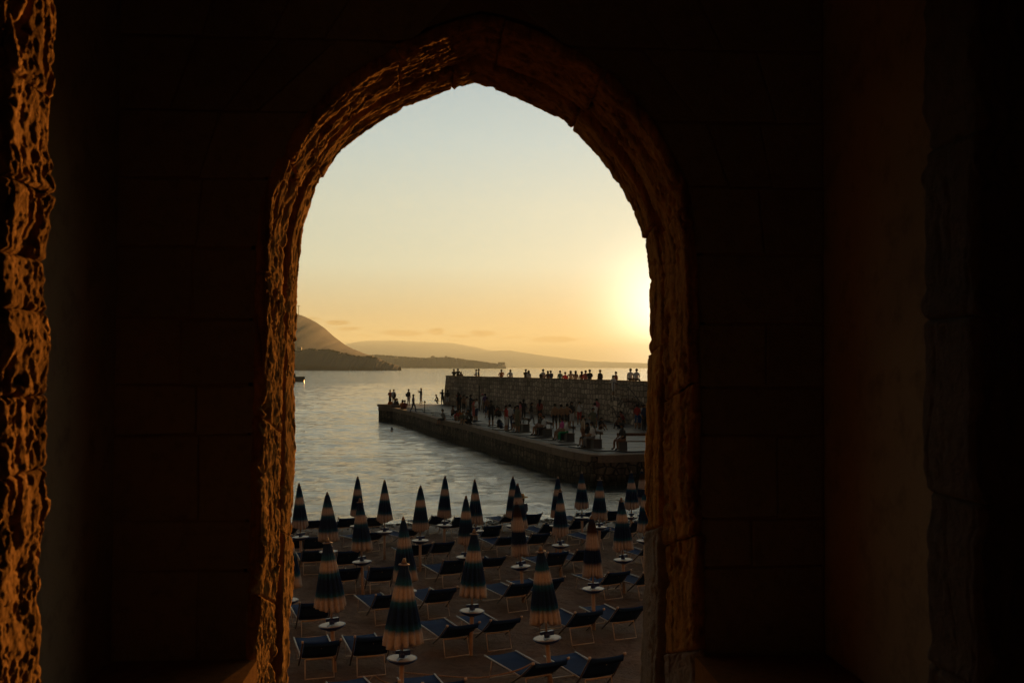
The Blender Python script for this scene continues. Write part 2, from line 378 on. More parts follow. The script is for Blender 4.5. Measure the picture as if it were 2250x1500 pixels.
def house(px, py, dist, wpx, hpx, label, flatroof=False):
    p = on_y(px, py, dist); s_ = dist / F; wd, hh = wpx * s_, hpx * s_
    e = empty('house', (p.x, p.y, p.z)); tag(e, label, 'house', 'houses on the far shore')
    b_ = MB(); b_.box((0, 0, hh / 2), (wd, wd * 0.8, hh)); b_.build('wall', white, e)
    if flatroof:
        b_ = MB(); b_.box((0, 0, hh + 0.04 * hh), (wd * 1.05, wd * 0.85, hh * 0.08)); b_.build('roof', white, e)
    else:
        v, f = prism([(-wd * 0.56, hh + 0.01), (wd * 0.56, hh + 0.01), (0, hh * 1.4)], -wd * 0.45, wd * 0.45)
        link('roof', mesh_py('roof', v, f), roofm, e)
    for k in (-0.28, 0.0, 0.28):
        b_ = MB(); b_.box((wd * k, -wd * 0.4 - 0.02 * s_, hh * 0.55), (wd * 0.14, 0.1 * s_, hh * 0.3)); b_.build('window', winm, e)
for a in [(658, 771, 1490, 9, 8, 'tall white block on the dark headland, beside the left stone jamb', True), (695, 773, 1480, 6, 4, 'small white house on the dark headland, right of the tall block'),
          (745, 778, 1470, 5, 3, 'low house on the dark headland slope, nearest to its tip'), (869, 787, 4090, 8, 4, 'house on the far headland, just right of the dark point', True), (905, 790, 4080, 9, 4, 'low wide house below the far headland ridge', True),
          (925, 791, 4070, 8, 3.5, 'pale house low on the far headland, right of a wider one'), (951, 787, 4090, 9, 4, 'pale hilltop house on the far headland, above the others'), (980, 787, 4100, 6, 4, 'narrow house on the far headland ridge'),
          (1000, 791, 4090, 6, 3, 'small house on the far headland slope above the wall corner'), (1102, 802, 4070, 15, 6, 'long pale building at the very tip of the far headland', True)]:
    house(*a)
mb = MB(); p = on_y(656, 690, 2490); mb.tube([(0, 0, -8), (0, 0, 21)], 0.8, 5); mb.tube([(-4, 0, 20), (4, 0, 20)], 0.8, 4)
tag(mb.build('mast', flat('mast_steel', (0.2, 0.18, 0.16)), loc=p), 'thin radio mast standing on the mountain top', 'mast')
# wooded clumps along both headlands
leafm = flat('far_foliage', (0.045, 0.05, 0.022), 0.9, var=0.4, scale=0.3)
def clump_mesh(seed):
    rnd = random.Random(seed); cb = MB()
    for k in range(7):
        cx, cyy, cz = rnd.uniform(-0.5, 0.5), rnd.uniform(-0.4, 0.4), rnd.uniform(0.3, 0.8); r_ = rnd.uniform(0.22, 0.4); n0 = len(cb.v)
        for i in range(1, 4):
            ph = math.pi * i / 4
            for q in range(6):
                th = q * math.pi / 3 + i; rr = r_ * rnd.uniform(0.7, 1.25)
                cb.v.append((cx + rr * math.sin(ph) * math.cos(th), cyy + rr * math.sin(ph) * math.sin(th), cz + rr * math.cos(ph)))
        for i in range(2):
            for q in range(6): cb.face([n0 + i * 6 + q, n0 + i * 6 + (q + 1) % 6, n0 + (i + 1) * 6 + (q + 1) % 6, n0 + (i + 1) * 6 + q])
        cb.face([n0 + q for q in range(6)]); cb.face([n0 + 12 + q for q in range(6)])
    return cb
wood = MB()
def add_clump(x, y, z, s_, sd):
    cb = clump_mesh(sd); n0 = len(wood.v)
    wood.v += [(x + a * s_ * 1.4, y + b_ * s_, z + c_ * s_) for a, b_, c_ in cb.v]; wood.f += [[n0 + i for i in f_] for f_ in cb.f]; wood.mi += [0] * len(cb.f)
for k in range(150):
    px = random.uniform(560, 868); p = on_y(px, interp(HEAD, px) + random.uniform(0, 4), 1482); s_ = random.uniform(0.5, 1.1) * 1500 / F * 4.0 * (0.4 if px > 840 else 1)
    add_clump(p.x, p.y, p.z - s_ * 0.75, s_, k)
for k in range(150):
    px = random.uniform(800, 1090); p = on_y(px, interp(TOWN, px) + random.uniform(0, 2.0), 4150); s_ = random.uniform(0.5, 1.2) * 4200 / F * 3.4 * (0.6 if px > 1050 else 1)
    add_clump(p.x, p.y, p.z - s_ * 0.75, s_, k)
tag(wood.build('scrub_wood', leafm), 'dark scrub and trees covering the far headlands', 'woodland', kind='stuff')
# swimming platform boat far left
e = empty('moored_boat', on_z(652, 838, 0.0) + Vector((0, 0, 0)), R(4)); tag(e, 'white flat-decked boat on the water beside the left jamb', 'boat')
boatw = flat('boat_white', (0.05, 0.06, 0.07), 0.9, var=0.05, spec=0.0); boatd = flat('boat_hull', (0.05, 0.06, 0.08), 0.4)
v, f = extrude_xy([(-4.0, -1.0), (2.2, -1.1), (2.8, -0.9), (2.8, 0.9), (2.2, 1.1), (-4.0, 1.0), (-5.2, 0)], -0.3, 0.55); link('hull', mesh_py('hull', v, f), boatd, e)
v, f = extrude_xy([(-3.8, -1.15), (2.3, -1.25), (2.95, -1.0), (2.95, 1.0), (2.3, 1.25), (-3.8, 1.15), (-5.4, 0)], 0.555, 1.9); link('topside', mesh_py('topside', v, f), boatw, e)
bx = MB(); bx.box((-1.6, 0, 2.5), (2.4, 1.7, 1.2), 0, 0, 0.85); bx.build('cabin', boatw, e)
bx = MB(); bx.box((-1.6, -0.86, 2.6), (1.7, 0.05, 0.5)); bx.build('cabin_window', boatd, e)

# ------------------------------------------------------------ jetty
DZ = 1.55
edge_px = [(832, 893.5), (864, 896), (908, 905), (967, 922), (1008, 930), (1033, 936), (1081, 949), (1119, 959), (1160, 969), (1193, 977), (1225, 985), (1252, 991), (1280, 996.5), (1303, 999.5), (1325, 1000.5), (1350, 1000), (1380, 999), (1422, 997.5)]
edge = [on_z(px, py, DZ) for px, py in edge_px]
edge = [(p.x, p.y) for p in edge]
edge += [(edge[-1][0] + 8, edge[-1][1] + 0.1), (edge[-1][0] + 22, edge[-1][1] - 1.0)]
back_l = on_z(849, 886, DZ); WA = on_z(976, 888, DZ); WB = on_z(1400, 930.5, DZ)
wd = (Vector((WB.x, WB.y)) - Vector((WA.x, WA.y))).normalized(); wn = Vector((-wd.y, wd.x))   # wn points to the open sea
if wn.y < 0: wn = -wn
wl = (Vector((WB.x, WB.y)) - Vector((WA.x, WA.y))).length
def WP(s_, o=0.0):                          # point on the wall's foot line, s metres from its left end, o metres seaward
    q = Vector((WA.x, WA.y)) + wd * s_ + wn * o; return (q.x, q.y)
SLEN = wl + 28
je = empty('stone_jetty', (0, 0, 0)); tag(je, 'low stone jetty running out from the right, crowded with people', 'jetty')
poly = edge + [WP(SLEN, 5), WP(0, 5), (back_l.x, back_l.y)]
WROT = math.atan2(wd.y, wd.x)
M['quay'] = masonry('quay_masonry', (0.5, 0.34), (0.075, 0.058, 0.045), (0.13, 0.10, 0.08), (0.025, 0.02, 0.017), 0.4, streak=True)
M['wallm'] = masonry('sea_wall_masonry', (0.50, 0.42), (0.27, 0.22, 0.185), (0.42, 0.35, 0.30), (0.10, 0.085, 0.075), -WROT)
M['slab'] = flat('paving_stone', (0.045, 0.046, 0.052), 0.55, spec=0.35, var=0.45, scale=1.3)
M['coping'] = stone_mat('coping_stone', (0.20, 0.15, 0.12), (0.15, 0.115, 0.095), (0.10, 0.08, 0.065), 2, 0.01, 30)
M['jetty_bed'] = flat('jetty_bed', (0.032, 0.032, 0.036), 0.65, var=0.3, scale=2)
v, f = extrude_xy([(p[0], p[1]) for p in poly], -1.5, DZ - 0.06); me = fix_normals(mesh_py('quay', v, f)); link('quay', me, [M['quay'], M['jetty_bed']], je)
for pl in me.polygons:
    if pl.normal.z > 0.5: pl.material_index = 1
# coping stones along the quay edge, each one its own piece
def along(path, s_):
    acc = 0
    for a, b_ in zip(path, path[1:]):
        L = math.dist(a, b_)
        if acc + L >= s_: k = (s_ - acc) / L; return (a[0] + (b_[0] - a[0]) * k, a[1] + (b_[1] - a[1]) * k), Vector((b_[0] - a[0], b_[1] - a[1])).normalized()
        acc += L
    return path[-1], Vector((b_[0] - a[0], b_[1] - a[1])).normalized()
tot = sum(math.dist(a, b_) for a, b_ in zip(edge, edge[1:]))
s_ = 0.0
while s_ < tot - 1:
    L = random.uniform(1.3, 2.1); L = min(L, tot - s_)
    (p0, d0), (p1, d1) = along(edge, s_ + 0.012), along(edge, s_ + L - 0.012)
    (pm, dm) = along(edge, s_ + L / 2)
    W_ = 0.62 + random.uniform(-0.04, 0.04); pr = 0.06 + random.uniform(-0.02, 0.02)
    inn = lambda p, d, o: (p[0] + (-d.y) * o, p[1] + d.x * o)
    pts = [inn(p0, d0, -pr), inn(pm, dm, -pr), inn(p1, d1, -pr), inn(p1, d1, W_), inn(pm, dm, W_), inn(p0, d0, W_)]
    zt = DZ + 0.012 + random.uniform(-0.012, 0.012)
    v, f = extrude_xy(pts, DZ - 0.36, zt); link('coping_stone', fix_normals(mesh_py('coping_stone', v, f)), M['coping'], je)
    s_ += L
def inside(p, pg):
    r_ = False; j = len(pg) - 1
    for i in range(len(pg)):
        if (pg[i][1] > p[1]) != (pg[j][1] > p[1]) and p[0] < (pg[j][0] - pg[i][0]) * (p[1] - pg[i][1]) / (pg[j][1] - pg[i][1]) + pg[i][0]: r_ = not r_
        j = i
    return r_
def edge_dist(p):
    best = 1e9; P_ = Vector(p)
    for a, b_ in zip(edge, edge[1:]):
        A, B = Vector(a), Vector(b_); k = max(0, min(1, (P_ - A).dot(B - A) / (B - A).length_squared)); best = min(best, (P_ - A - (B - A) * k).length)
    return best
slab_b = MB(); slab_b.box((0, 0, -0.03), (2.17, 1.07, 0.06)); slab_me = slab_b.mesh('paving_slab'); slab_me.materials.append(M['slab'])
cnt = 0
for i in range(-2, 60):
    for j in range(0, 14):
        s0 = i * 1.1; o0 = -(j + 0.5) * 2.2 + (1.1 if i % 2 else 0)
        p = WP(s0, o0)
        cs = [WP(s0 + a, o0 + b_) for a in (-0.52, 0.52) for b_ in (-1.07, 1.07)]
        if cnt < 298 and all(inside(c_, poly) for c_ in cs) and min(edge_dist(c_) for c_ in cs) > 0.7 and o0 < -0.9 and p[1] < 118 and p[0] < p[1] * 0.235:
            o = bpy.data.objects.new('paving_slab', slab_me); C.objects.link(o); o.parent = je
            o.location = (p[0], p[1], DZ + random.uniform(-0.008, 0.004)); o.rotation_euler = (random.uniform(-0.004, 0.004), random.uniform(-0.004, 0.004), WROT + math.pi / 2); cnt += 1
# low end parapet on the jetty tip
a, b_ = on_z(838, 893.2, DZ), on_z(868, 895.5, DZ)
pe = MB(); mid = (a + b_) / 2; pe.box((mid.x, mid.y + 0.6, DZ + 0.14), ((b_ - a).length, 1.1, 0.25), 0, math.atan2(b_.y - a.y, b_.x - a.x)); pe.build('kerb', M['coping'], je)
# sea wall with battered end
WZ, WALKZ = 4.8, 3.85
we = empty('sea_wall', (0, 0, 0)); tag(we, 'high rubble stone wall with people leaning on its top', 'wall')
def wbox(name, s0, s1, o0, o1, z0, z1, mat, bat=0.0, parent=we):
    n = []
    for z, k in ((z0, 1), (z1, 0)):
        for s_, o in ((s0 - (bat * k if s0 <= 0.01 else 0), o0 - 0.08 * bat * k), (s1, o0 - 0.08 * bat * k), (s1, o1), (s0 - (bat * k if s0 <= 0.01 else 0), o1)):
            n.append((*WP(s_, o), z))
    f = [[3, 2, 1, 0], [4, 5, 6, 7], [0, 1, 5, 4], [1, 2, 6, 5], [2, 3, 7, 6], [3, 0, 4, 7]]
    return link(name, fix_normals(mesh_py(name, n, f)), mat, parent)
SSPLIT = wl + 1.6
wbox('masonry', 0.9, SSPLIT, 0.0, 0.55, DZ - 0.05, WZ, M['wallm'], 0)
n = [(*WP(-0.3, -0.02), DZ - 0.05), (*WP(0.9, -0.0), DZ - 0.05), (*WP(0.9, 5.0), DZ - 0.05), (*WP(-0.3, 5.0), DZ - 0.05), (*WP(0.5, 0.0), WZ), (*WP(0.9, 0.0), WZ), (*WP(0.9, 5.0), WZ - 0.1), (*WP(0.6, 5.0), WZ - 0.1)]
link('battered_end', fix_normals(mesh_py('battered_end', n, [[3, 2, 1, 0], [4, 5, 6, 7], [0, 1, 5, 4], [1, 2, 6, 5], [2, 3, 7, 6], [3, 0, 4, 7]])), M['wallm'], we)
wbox('walkway', 0.9, SLEN, 0.55, 5.0, -1.0, WALKZ, M['jetty_bed'])
wbox('added_sun_block', SSPLIT, SLEN, 0.0, 0.9, DZ - 0.05, 5.75, M['wallm'])  # taller unseen stretch, added to keep the low sun off the umbrellas
s_ = 0.52
while s_ < SSPLIT - 0.5:
    L = min(random.uniform(0.9, 1.7), SSPLIT - s_); wbox('coping_stone', s_ + 0.01, s_ + L - 0.01, -0.05, 0.62, WZ + 0.003, WZ + 0.07 + random.uniform(-0.02, 0.03), M['coping']); s_ += L
# drainpipe / dark upright on the wall face
q = on_z(1053, 902, DZ); pipe = MB(); pipe.tube([(q.x, q.y, DZ), (q.x, q.y, DZ + 2.5)], 0.05, 6)
tag(pipe.build('lamp_post', flat('dark_iron', (0.02, 0.02, 0.02), 0.6)), 'thin dark post standing against the high wall near its left end', 'post')
# stair down the wall with its handrail
def wall_s(px, off=0.0):                  # s on the wall line seen at px
    d = ray(px, 860); best = None
    for k in range(0, 2200):
        s2 = k * 0.03; x, y = WP(s2, off)
        if x * d.y - y * d.x > 0: return s2
    return 0
st = empty('stone_stair', (0, 0, 0)); tag(st, 'stone stair with handrail climbing the high wall by the right jamb', 'stairs')
sa, sb = wall_s(1342, -1.2), wall_s(1392, -1.2)
LAND = 3.3
wbox('landing', sa, wall_s(1366, -1.2), -1.25, -0.003, DZ, 3.55, M['wallm'], 0, st)
s0 = wall_s(1366, -1.2) + 0.003; nst = 11; run = 0.34
for k in range(nst):
    wbox('step', s0 + k * run, s0 + (k + 1) * run - 0.004, -1.25, -0.003, DZ, 3.55 - (k + 1) * 0.178, M['wallm'], 0, st)
hr = MB()
P3 = lambda s_, o, z: (*WP(s_, o), z)
hr.tube([P3(sa + 0.4, -1.18, 4.75), P3(s0, -1.18, 4.45), P3(s0 + 0.9, -1.18, 4.42), P3(s0 + nst * run, -1.18, 2.6)], 0.035, 6)
hr.build('handrail', flat('rail_iron', (0.025, 0.02, 0.018), 0.6), st)
for (s2, za, zb) in ((sa + 0.4, 3.55, 4.75), (s0, 3.5, 4.45), (s0 + 0.9, 3.0, 4.42), (s0 + 2.4, 2.2, 3.35), (s0 + 3.6, 1.6, 2.65)):
    hp = MB(); hp.tube([P3(s2, -1.18, za), P3(s2, -1.18, zb)], 0.028, 5); hp.build('rail_post', bpy.data.materials['rail_iron'], st)
q = on_z(933, 907, DZ); po = empty('short_post', (q.x, q.y, DZ)); tag(po, 'slim post with a bright cap on the jetty near its far end', 'post')
pm = MB(); pm.tube([(0, 0, 0), (0, 0, 0.95)], 0.04, 6); pm.build('pole', bpy.data.materials['dark_iron'], po)
pm = MB(); pm.lathe([(0.0, 0.95), (0.09, 0.96), (0.1, 1.05), (0.05, 1.14), (0, 1.15)], 8); pm.build('cap', flat('brass', (0.8, 0.5, 0.2), 0.25, 0.8), po)
M['slab2'] = flat('bench_stone', (0.07, 0.072, 0.078), 0.7); M['wood'] = flat('bench_wood', (0.10, 0.06, 0.04), 0.7); M['iron'] = bpy.data.materials['dark_iron']
def bench(px, py, ln, rz, label):
    q = on_z(px, py, DZ); e = empty('bench', (q.x, q.y, DZ), rz); tag(e, label, 'bench', 'stone-ended benches along the jetty')
    for sx in (-1, 1):
        b_ = MB(); b_.box((sx * (ln / 2 - 0.24), 0, 0.22), (0.42, 0.5, 0.44), 0, 0, 0.96); b_.build('end_block', M['slab2'], e)
        b_ = MB(); b_.box((sx * (ln / 2 - 0.26), 0.24, 0.62), (0.05, 0.05, 0.5)); b_.build('upright', M['iron'], e)
    for k in range(3):
        b_ = MB(); b_.box((0, -0.17 + 0.17 * k, 0.466), (ln, 0.15, 0.045)); b_.build('seat_slat', M['wood'], e)
    b_ = MB(); b_.box((0, 0.28, 0.8), (ln, 0.04, 0.16)); b_.build('back_slat', M['wood'], e)
    return e
BR = R(-77)
BN = [None] * 5
BN[0] = bench(1148, 946, 1.7, BR, 'bench farthest out along the jetty, beside a woman in a pale dress')
BN[1] = bench(1196, 957, 1.7, BR, 'bench holding a man in a white shirt and a woman in black')
BN[2] = bench(1244, 968, 1.6, BR, 'bench holding a person in green trousers and one in magenta')
BN[3] = bench(1301, 982, 1.7, BR, 'bench holding a person in patterned trousers, near the quay corner')
BN[4] = bench(1417, 988, 2.9, R(2), 'long bench with a back rail where a man in black sits')

# ------------------------------------------------------------ people
def J(**k): return k
STAND = dict(pelvis=((0, 0, .96), .125), waist=((0, 0, 1.1), .115), chest=((0, 0, 1.32), .14), neckb=((0, .01, 1.47), .07), neck=((0, 0, 1.535), .052),
             head=((0, -.015, 1.62), .092), crown=((0, -.005, 1.71), .075), nose=((0, -.105, 1.615), .018),
             shL=((-.165, 0, 1.42), .062), elL=((-.21, .03, 1.15), .044), wrL=((-.22, -.04, .91), .031), haL=((-.215, -.07, .82), .034),
             shR=((.165, 0, 1.42), .062), elR=((.21, .03, 1.15), .044), wrR=((.22, -.04, .91), .031), haR=((.215, -.07, .82), .034),
             hiL=((-.09, 0, .9), .095), knL=((-.10, -.02, .5), .062), anL=((-.11, .02, .1), .042), toL=((-.12, -.13, .035), .036),
             hiR=((.09, 0, .9), .095), knR=((.10, -.02, .5), .062), anR=((.11, .02, .1), .042), toR=((.12, -.13, .035), .036))
BONES = [('pelvis', 'waist', 1), ('waist', 'chest', 1), ('chest', 'neckb', 1), ('neckb', 'neck', 0), ('neck', 'head', 0), ('head', 'crown', 0), ('head', 'nose', 0),
         ('chest', 'shL', 1), ('shL', 'elL', 2), ('elL', 'wrL', 0), ('wrL', 'haL', 0), ('chest', 'shR', 1), ('shR', 'elR', 2), ('elR', 'wrR', 0), ('wrR', 'haR', 0),
         ('pelvis', 'hiL', 3), ('hiL', 'knL', 3), ('knL', 'anL', 4), ('anL', 'toL', 5), ('pelvis', 'hiR', 3), ('hiR', 'knR', 3), ('knR', 'anR', 4), ('anR', 'toR', 5)]
def pose(**ch):
    p = {k: (Vector(v[0]), v[1]) for k, v in STAND.items()}
    lift = ch.pop('lift', 0.0); lean = ch.pop('lean', 0.0)
    upper = ('waist', 'chest', 'neckb', 'neck', 'head', 'crown', 'nose', 'shL', 'elL', 'wrL', 'haL', 'shR', 'elR', 'wrR', 'haR')
    piv = Vector((0, 0, .96))
    for k, v in ch.items(): p[k] = (Vector(v), p[k][1])
    if lean:
        rm = Matrix.Rotation(lean, 3, 'X')
        for k in upper: p[k] = (piv + rm @ (p[k][0] - piv), p[k][1])
    for k in list(p):
        if k in upper or k in ('pelvis', 'hiL', 'hiR'): p[k] = (p[k][0] + Vector((0, 0, lift)), p[k][1])
    return p
POSES = {
    'stand': pose(), 'hips': pose(elL=(-.34, .05, 1.18), wrL=(-.19, -.02, 1.02), haL=(-.14, -.05, 1.0), anR=(.16, -.03, .1), toR=(.2, -.17, .035)),
    'phone': pose(elL=(-.2, -.16, 1.25), wrL=(-.1, -.33, 1.45), haL=(-.06, -.37, 1.52), elR=(.2, -.16, 1.25), wrR=(.1, -.33, 1.45), haR=(.06, -.37, 1.52), anL=(-.12, .08, .1)),
    'reach': pose(elR=(.4, -.05, 1.36), wrR=(.62, -.1, 1.34), haR=(.7, -.12, 1.34), anL=(-.13, .1, .1), toL=(-.15, -.05, .035)),
    'cross': pose(elL=(-.22, -.06, 1.17), wrL=(-.05, -.22, 1.18), haL=(.05, -.23, 1.2), elR=(.22, -.06, 1.17), wrR=(.05, -.22, 1.14), haR=(-.06, -.23, 1.15)),
    'walk': pose(knL=(-.1, -.16, .54), anL=(-.1, -.2, .13), toL=(-.1, -.36, .06), knR=(.1, .06, .5), anR=(.1, .28, .14), toR=(.1, .17, .04), elL=(-.22, .12, 1.17), wrL=(-.2, .14, .93), haL=(-.2, .12, .85), lift=-.02),
    'bench': pose(lift=-.42, lean=R(8), hiL=(-.1, -.03, .9), hiR=(.1, -.03, .9), knL=(-.13, -.45, .5), anL=(-.13, -.47, .1), toL=(-.14, -.62, .035), knR=(.13, -.45, .5), anR=(.13, -.42, .1), toR=(.14, -.57, .035),
                  elL=(-.22, -.08, 1.17), wrL=(-.14, -.3, 1.08), haL=(-.08, -.36, 1.05), elR=(.22, -.08, 1.17), wrR=(.14, -.3, 1.08), haR=(.08, -.36, 1.05)),
    'ground': pose(lift=-.84, lean=R(14), hiL=(-.1, -.04, .93), hiR=(.1, -.04, .93), knL=(-.14, -.4, .46), anL=(-.12, -.6, .1), toL=(-.12, -.74, .035), knR=(.14, -.38, .44), anR=(.13, -.56, .1), toR=(.14, -.7, .035),
                   elL=(-.22, -.16, 1.17), wrL=(-.12, -.4, 1.28), haL=(-.04, -.45, 1.3), elR=(.22, -.16, 1.17), wrR=(.12, -.4, 1.28), haR=(.04, -.45, 1.28)),
    'edge': pose(lift=-.84, lean=R(10), hiL=(-.1, -.04, .93), hiR=(.1, -.04, .93), knL=(-.13, -.44, .08), anL=(-.13, -.5, -.32), toL=(-.14, -.63, -.38), knR=(.13, -.44, .08), anR=(.13, -.47, -.3), toR=(.14, -.6, -.38),
                 elL=(-.27, .08, 1.18), wrL=(-.27, .18, .98), haL=(-.27, .22, .92)),
    'crouch': pose(lift=-.55, lean=R(24), hiL=(-.1, -.03, .92), hiR=(.1, -.03, .92), knL=(-.14, -.36, .47), anL=(-.12, -.05, .1), toL=(-.13, -.2, .035), knR=(.14, -.34, .45), anR=(.12, -.02, .1), toR=(.13, -.17, .035),
                   elL=(-.22, -.2, 1.2), wrL=(-.12, -.42, 1.1), haL=(-.06, -.48, 1.06)),
    'rail': pose(lean=R(12), elL=(-.27, -.18, 1.22), wrL=(-.12, -.32, 1.12), haL=(-.05, -.36, 1.1), elR=(.27, -.18, 1.22), wrR=(.12, -.32, 1.12), haR=(.05, -.36, 1.1)),
}
def body_mesh(name, P_):
    keys = list(P_); idx = {k: i for i, k in enumerate(keys)}
    me = bpy.data.meshes.new('tmp'); me.from_pydata([tuple(P_[k][0]) for k in keys], [(idx[a], idx[b_]) for a, b_, _ in BONES], [])
    o = bpy.data.objects.new('tmp', me); C.objects.link(o)
    sk = o.modifiers.new('s', 'SKIN'); sk.branch_smoothing = 0.4; sk.use_smooth_shade = True
    ss = o.modifiers.new('u', 'SUBSURF'); ss.levels = 1; ss.render_levels = 1
    for i, k in enumerate(keys):
        d = me.skin_vertices[0].data[i]; r_ = P_[k][1]
        r_ *= 1.12 if k not in ('nose', 'head', 'crown') else 1.0; d.radius = (r_ * (1.25 if k in ('chest', 'pelvis', 'waist') else 1), r_ * (0.85 if k in ('chest', 'waist') else 1)); d.use_root = (k == 'pelvis')
    dg = bpy.context.evaluated_depsgraph_get(); ev = o.evaluated_get(dg); out = bpy.data.meshes.new_from_object(ev); out.name = name
    bpy.data.objects.remove(o)
    segs = [(P_[a][0], P_[b_][0], sl_, max(P_[a][1], P_[b_][1])) for a, b_, sl_ in BONES]
    for pl in out.polygons:
        c_ = pl.center; best = (1e9, 0)
        for a, b_, sl_, r_ in segs:
            k = max(0, min(1, (c_ - a).dot(b_ - a) / max(1e-6, (b_ - a).length_squared))); d = (c_ - a - (b_ - a) * k).length - r_
            if d < best[0]: best = (d, sl_)
        pl.material_index = best[1]; pl.use_smooth = True
    for _ in range(6): out.materials.append(None)
    return out
BODY = {k: body_mesh('person_' + k, P_) for k, P_ in POSES.items()}
def hair_mesh(P_, long, hat=False):
    c_ = P_['head'][0] + Vector((0, 0.015, .035)); b_ = MB(); 
    ax = (P_['crown'][0] - P_['neck'][0]).normalized(); seg = 12
    rows = []
    for i in range(7):
        ph = math.pi * 0.62 * i / 6
        row = []
        for q in range(seg):
            th = 2 * math.pi * q / seg; back = 0.5 + 0.5 * math.sin(th)
            r_ = 0.108; z = math.cos(ph * (0.72 + 0.5 * back)) * r_; rr = math.sin(min(ph * (0.72 + 0.5 * back), 2.2)) * r_
            z *= 1.12
            row.append((c_.x + rr * math.cos(th), c_.y + rr * math.sin(th) * 1.08, c_.z + z))
        rows.append(row)
    if long:
        for dz in (0.1, 0.22, 0.32):
            base_ = rows[6]; row = []
            for q in range(seg):
                x, y, z = base_[q]; th = 2 * math.pi * q / seg; back = max(0, math.sin(th) + 0.25)
                row.append((c_.x + (x - c_.x) * (1.05 - dz * 0.9), c_.y + max(0.03, (y - c_.y)) * (1.0 - dz * 0.2) + 0.02, z - dz * min(1, back * 1.4)))
            rows.append(row)
    for r_ in rows: b_.v += r_
    for i in range(len(rows) - 1):
        for q in range(seg): b_.face([i * seg + q, i * seg + (q + 1) % seg, (i + 1) * seg + (q + 1) % seg, (i + 1) * seg + q])
    return b_.mesh('hair', True)
HAIR = {}
def hair_for(p, lg):
    if (p, lg) not in HAIR:
        HAIR[(p, lg)] = hair_mesh(POSES[p], lg); HAIR[(p, lg)].materials.append(None)
    return HAIR[(p, lg)]
def hat_mesh(P_, brim):
    c_ = P_['head'][0] + Vector((0, 0, .05)); b_ = MB(); b_.lathe([(brim, 0.015), (brim, 0.0), (0.11, 0.02), (0.112, 0.07), (0.09, 0.13), (0.0, 0.14)], 14, 0, c_); return b_.mesh('hat', True)
cm_ = {}
def cmat(c_):
    if c_ not in cm_:
        nm, rgb = c_, COL[c_]; cm_[c_] = flat('cloth_' + nm if not nm.startswith(('skin', 'hair')) else nm, rgb, 0.85, var=0.12, scale=9)
    return cm_[c_]
COL = dict(skin=(0.30, 0.17, 0.10), skindark=(0.17, 0.09, 0.055), black=(0.02, 0.02, 0.023), navy=(0.03, 0.045, 0.10), white=(0.55, 0.55, 0.55), cream=(0.42, 0.33, 0.24), grey=(0.16, 0.16, 0.16), red=(0.4, 0.04, 0.03),
           coral=(0.5, 0.12, 0.10), pink=(0.45, 0.12, 0.16), magenta=(0.42, 0.04, 0.24), green=(0.01, 0.22, 0.10), teal=(0.10, 0.32, 0.28), orange=(0.45, 0.13, 0.02), brown=(0.18, 0.09, 0.055), blue=(0.04, 0.09, 0.22),
           camo=(0.13, 0.13, 0.09), darkred=(0.22, 0.04, 0.03), purple=(0.09, 0.05, 0.16), hairdark=(0.012, 0.008, 0.006), hairblond=(0.25, 0.16, 0.06), hairred=(0.20, 0.05, 0.015), brightred=(0.75, 0.04, 0.05))
def person(loc, rz, p, top, bottom, label, long_legs=False, hair='hairdark', lg=False, sleeve=True, skin='skin', shoes='black', scale=1.0, hat=None, group=None, shirtless=False):
    o = bpy.data.objects.new('person', BODY[p]); C.objects.link(o); o.location = loc; o.rotation_euler = (0, 0, rz); scale *= random.uniform(.97, 1.06); o.scale = (scale * 1.04, scale * 1.04, scale)
    slots = [skin, skin if shirtless else top, top if sleeve and not shirtless else skin, bottom, bottom if long_legs else skin, shoes]
    for i, c_ in enumerate(slots): o.material_slots[i].link = 'OBJECT'; o.material_slots[i].material = cmat(c_)
    tag(o, label, 'person', group)
    h_ = bpy.data.objects.new('hair', hair_for(p, lg)); C.objects.link(h_); h_.parent = o; h_.material_slots[0].link = 'OBJECT'; h_.material_slots[0].material = cmat(hair)
    if hat:
        me = hat_mesh(POSES[p], 0.24 if hat == 'straw' else 0.12); me.materials.append(flat('straw', (0.5, 0.3, 0.1), 0.8) if hat == 'straw' else cmat(hat)); hh = bpy.data.objects.new('hat', me); C.objects.link(hh); hh.parent = o
    return o
def backpack(loc, rz, col, label, s_=1.0):
    e = empty('backpack', loc, rz); e.scale = (s_,) * 3; tag(e, label, 'bag')
    b_ = MB(); b_.tube([(0, 0, 0), (0, 0, .06), (0, 0.01, .25), (0, 0.02, .4), (0, 0.01, .46)], [.10, .15, .16, .12, .04], 10); b_.build('bag_body', cmat(col), e, True)
    b_ = MB(); b_.tube([(-.08, -.12, .4), (-.09, -.17, .25), (-.08, -.12, .08)], .018, 5); b_.build('strap', cmat('black'), e)
    b_ = MB(); b_.tube([(.08, -.12, .4), (.09, -.17, .25), (.08, -.12, .08)], .018, 5); b_.build('strap', cmat('black'), e)
A = math.pi          # facing away from the camera (local front is -Y)
PJ = 'people standing and sitting on the jetty'
def pj(px, py, p, rz, top, bottom, label, z=DZ, **k):
    q = on_z(px, py, z); return person((q.x, q.y, z), rz, p, top, bottom, label, group=PJ, **k)
def pb_sit(bi, lx_, top, bottom, label, **k):
    e = BN[bi]; rz = e.rotation_euler[2] + (-0.0 if bi < 4 else R(-75)); ca, sa_ = math.cos(e.rotation_euler[2]), math.sin(e.rotation_euler[2])
    return person((e.location.x + lx_ * ca + .05 * sa_, e.location.y + lx_ * sa_ - .05 * ca, DZ + .01), rz + random.uniform(-.15, .15), 'bench', top, bottom, label, group=PJ, **k)
pj(857, 890, 'cross', A + .4, 'darkred', 'black', 'person in dark red top standing at the far left tip of the jetty', long_legs=True)
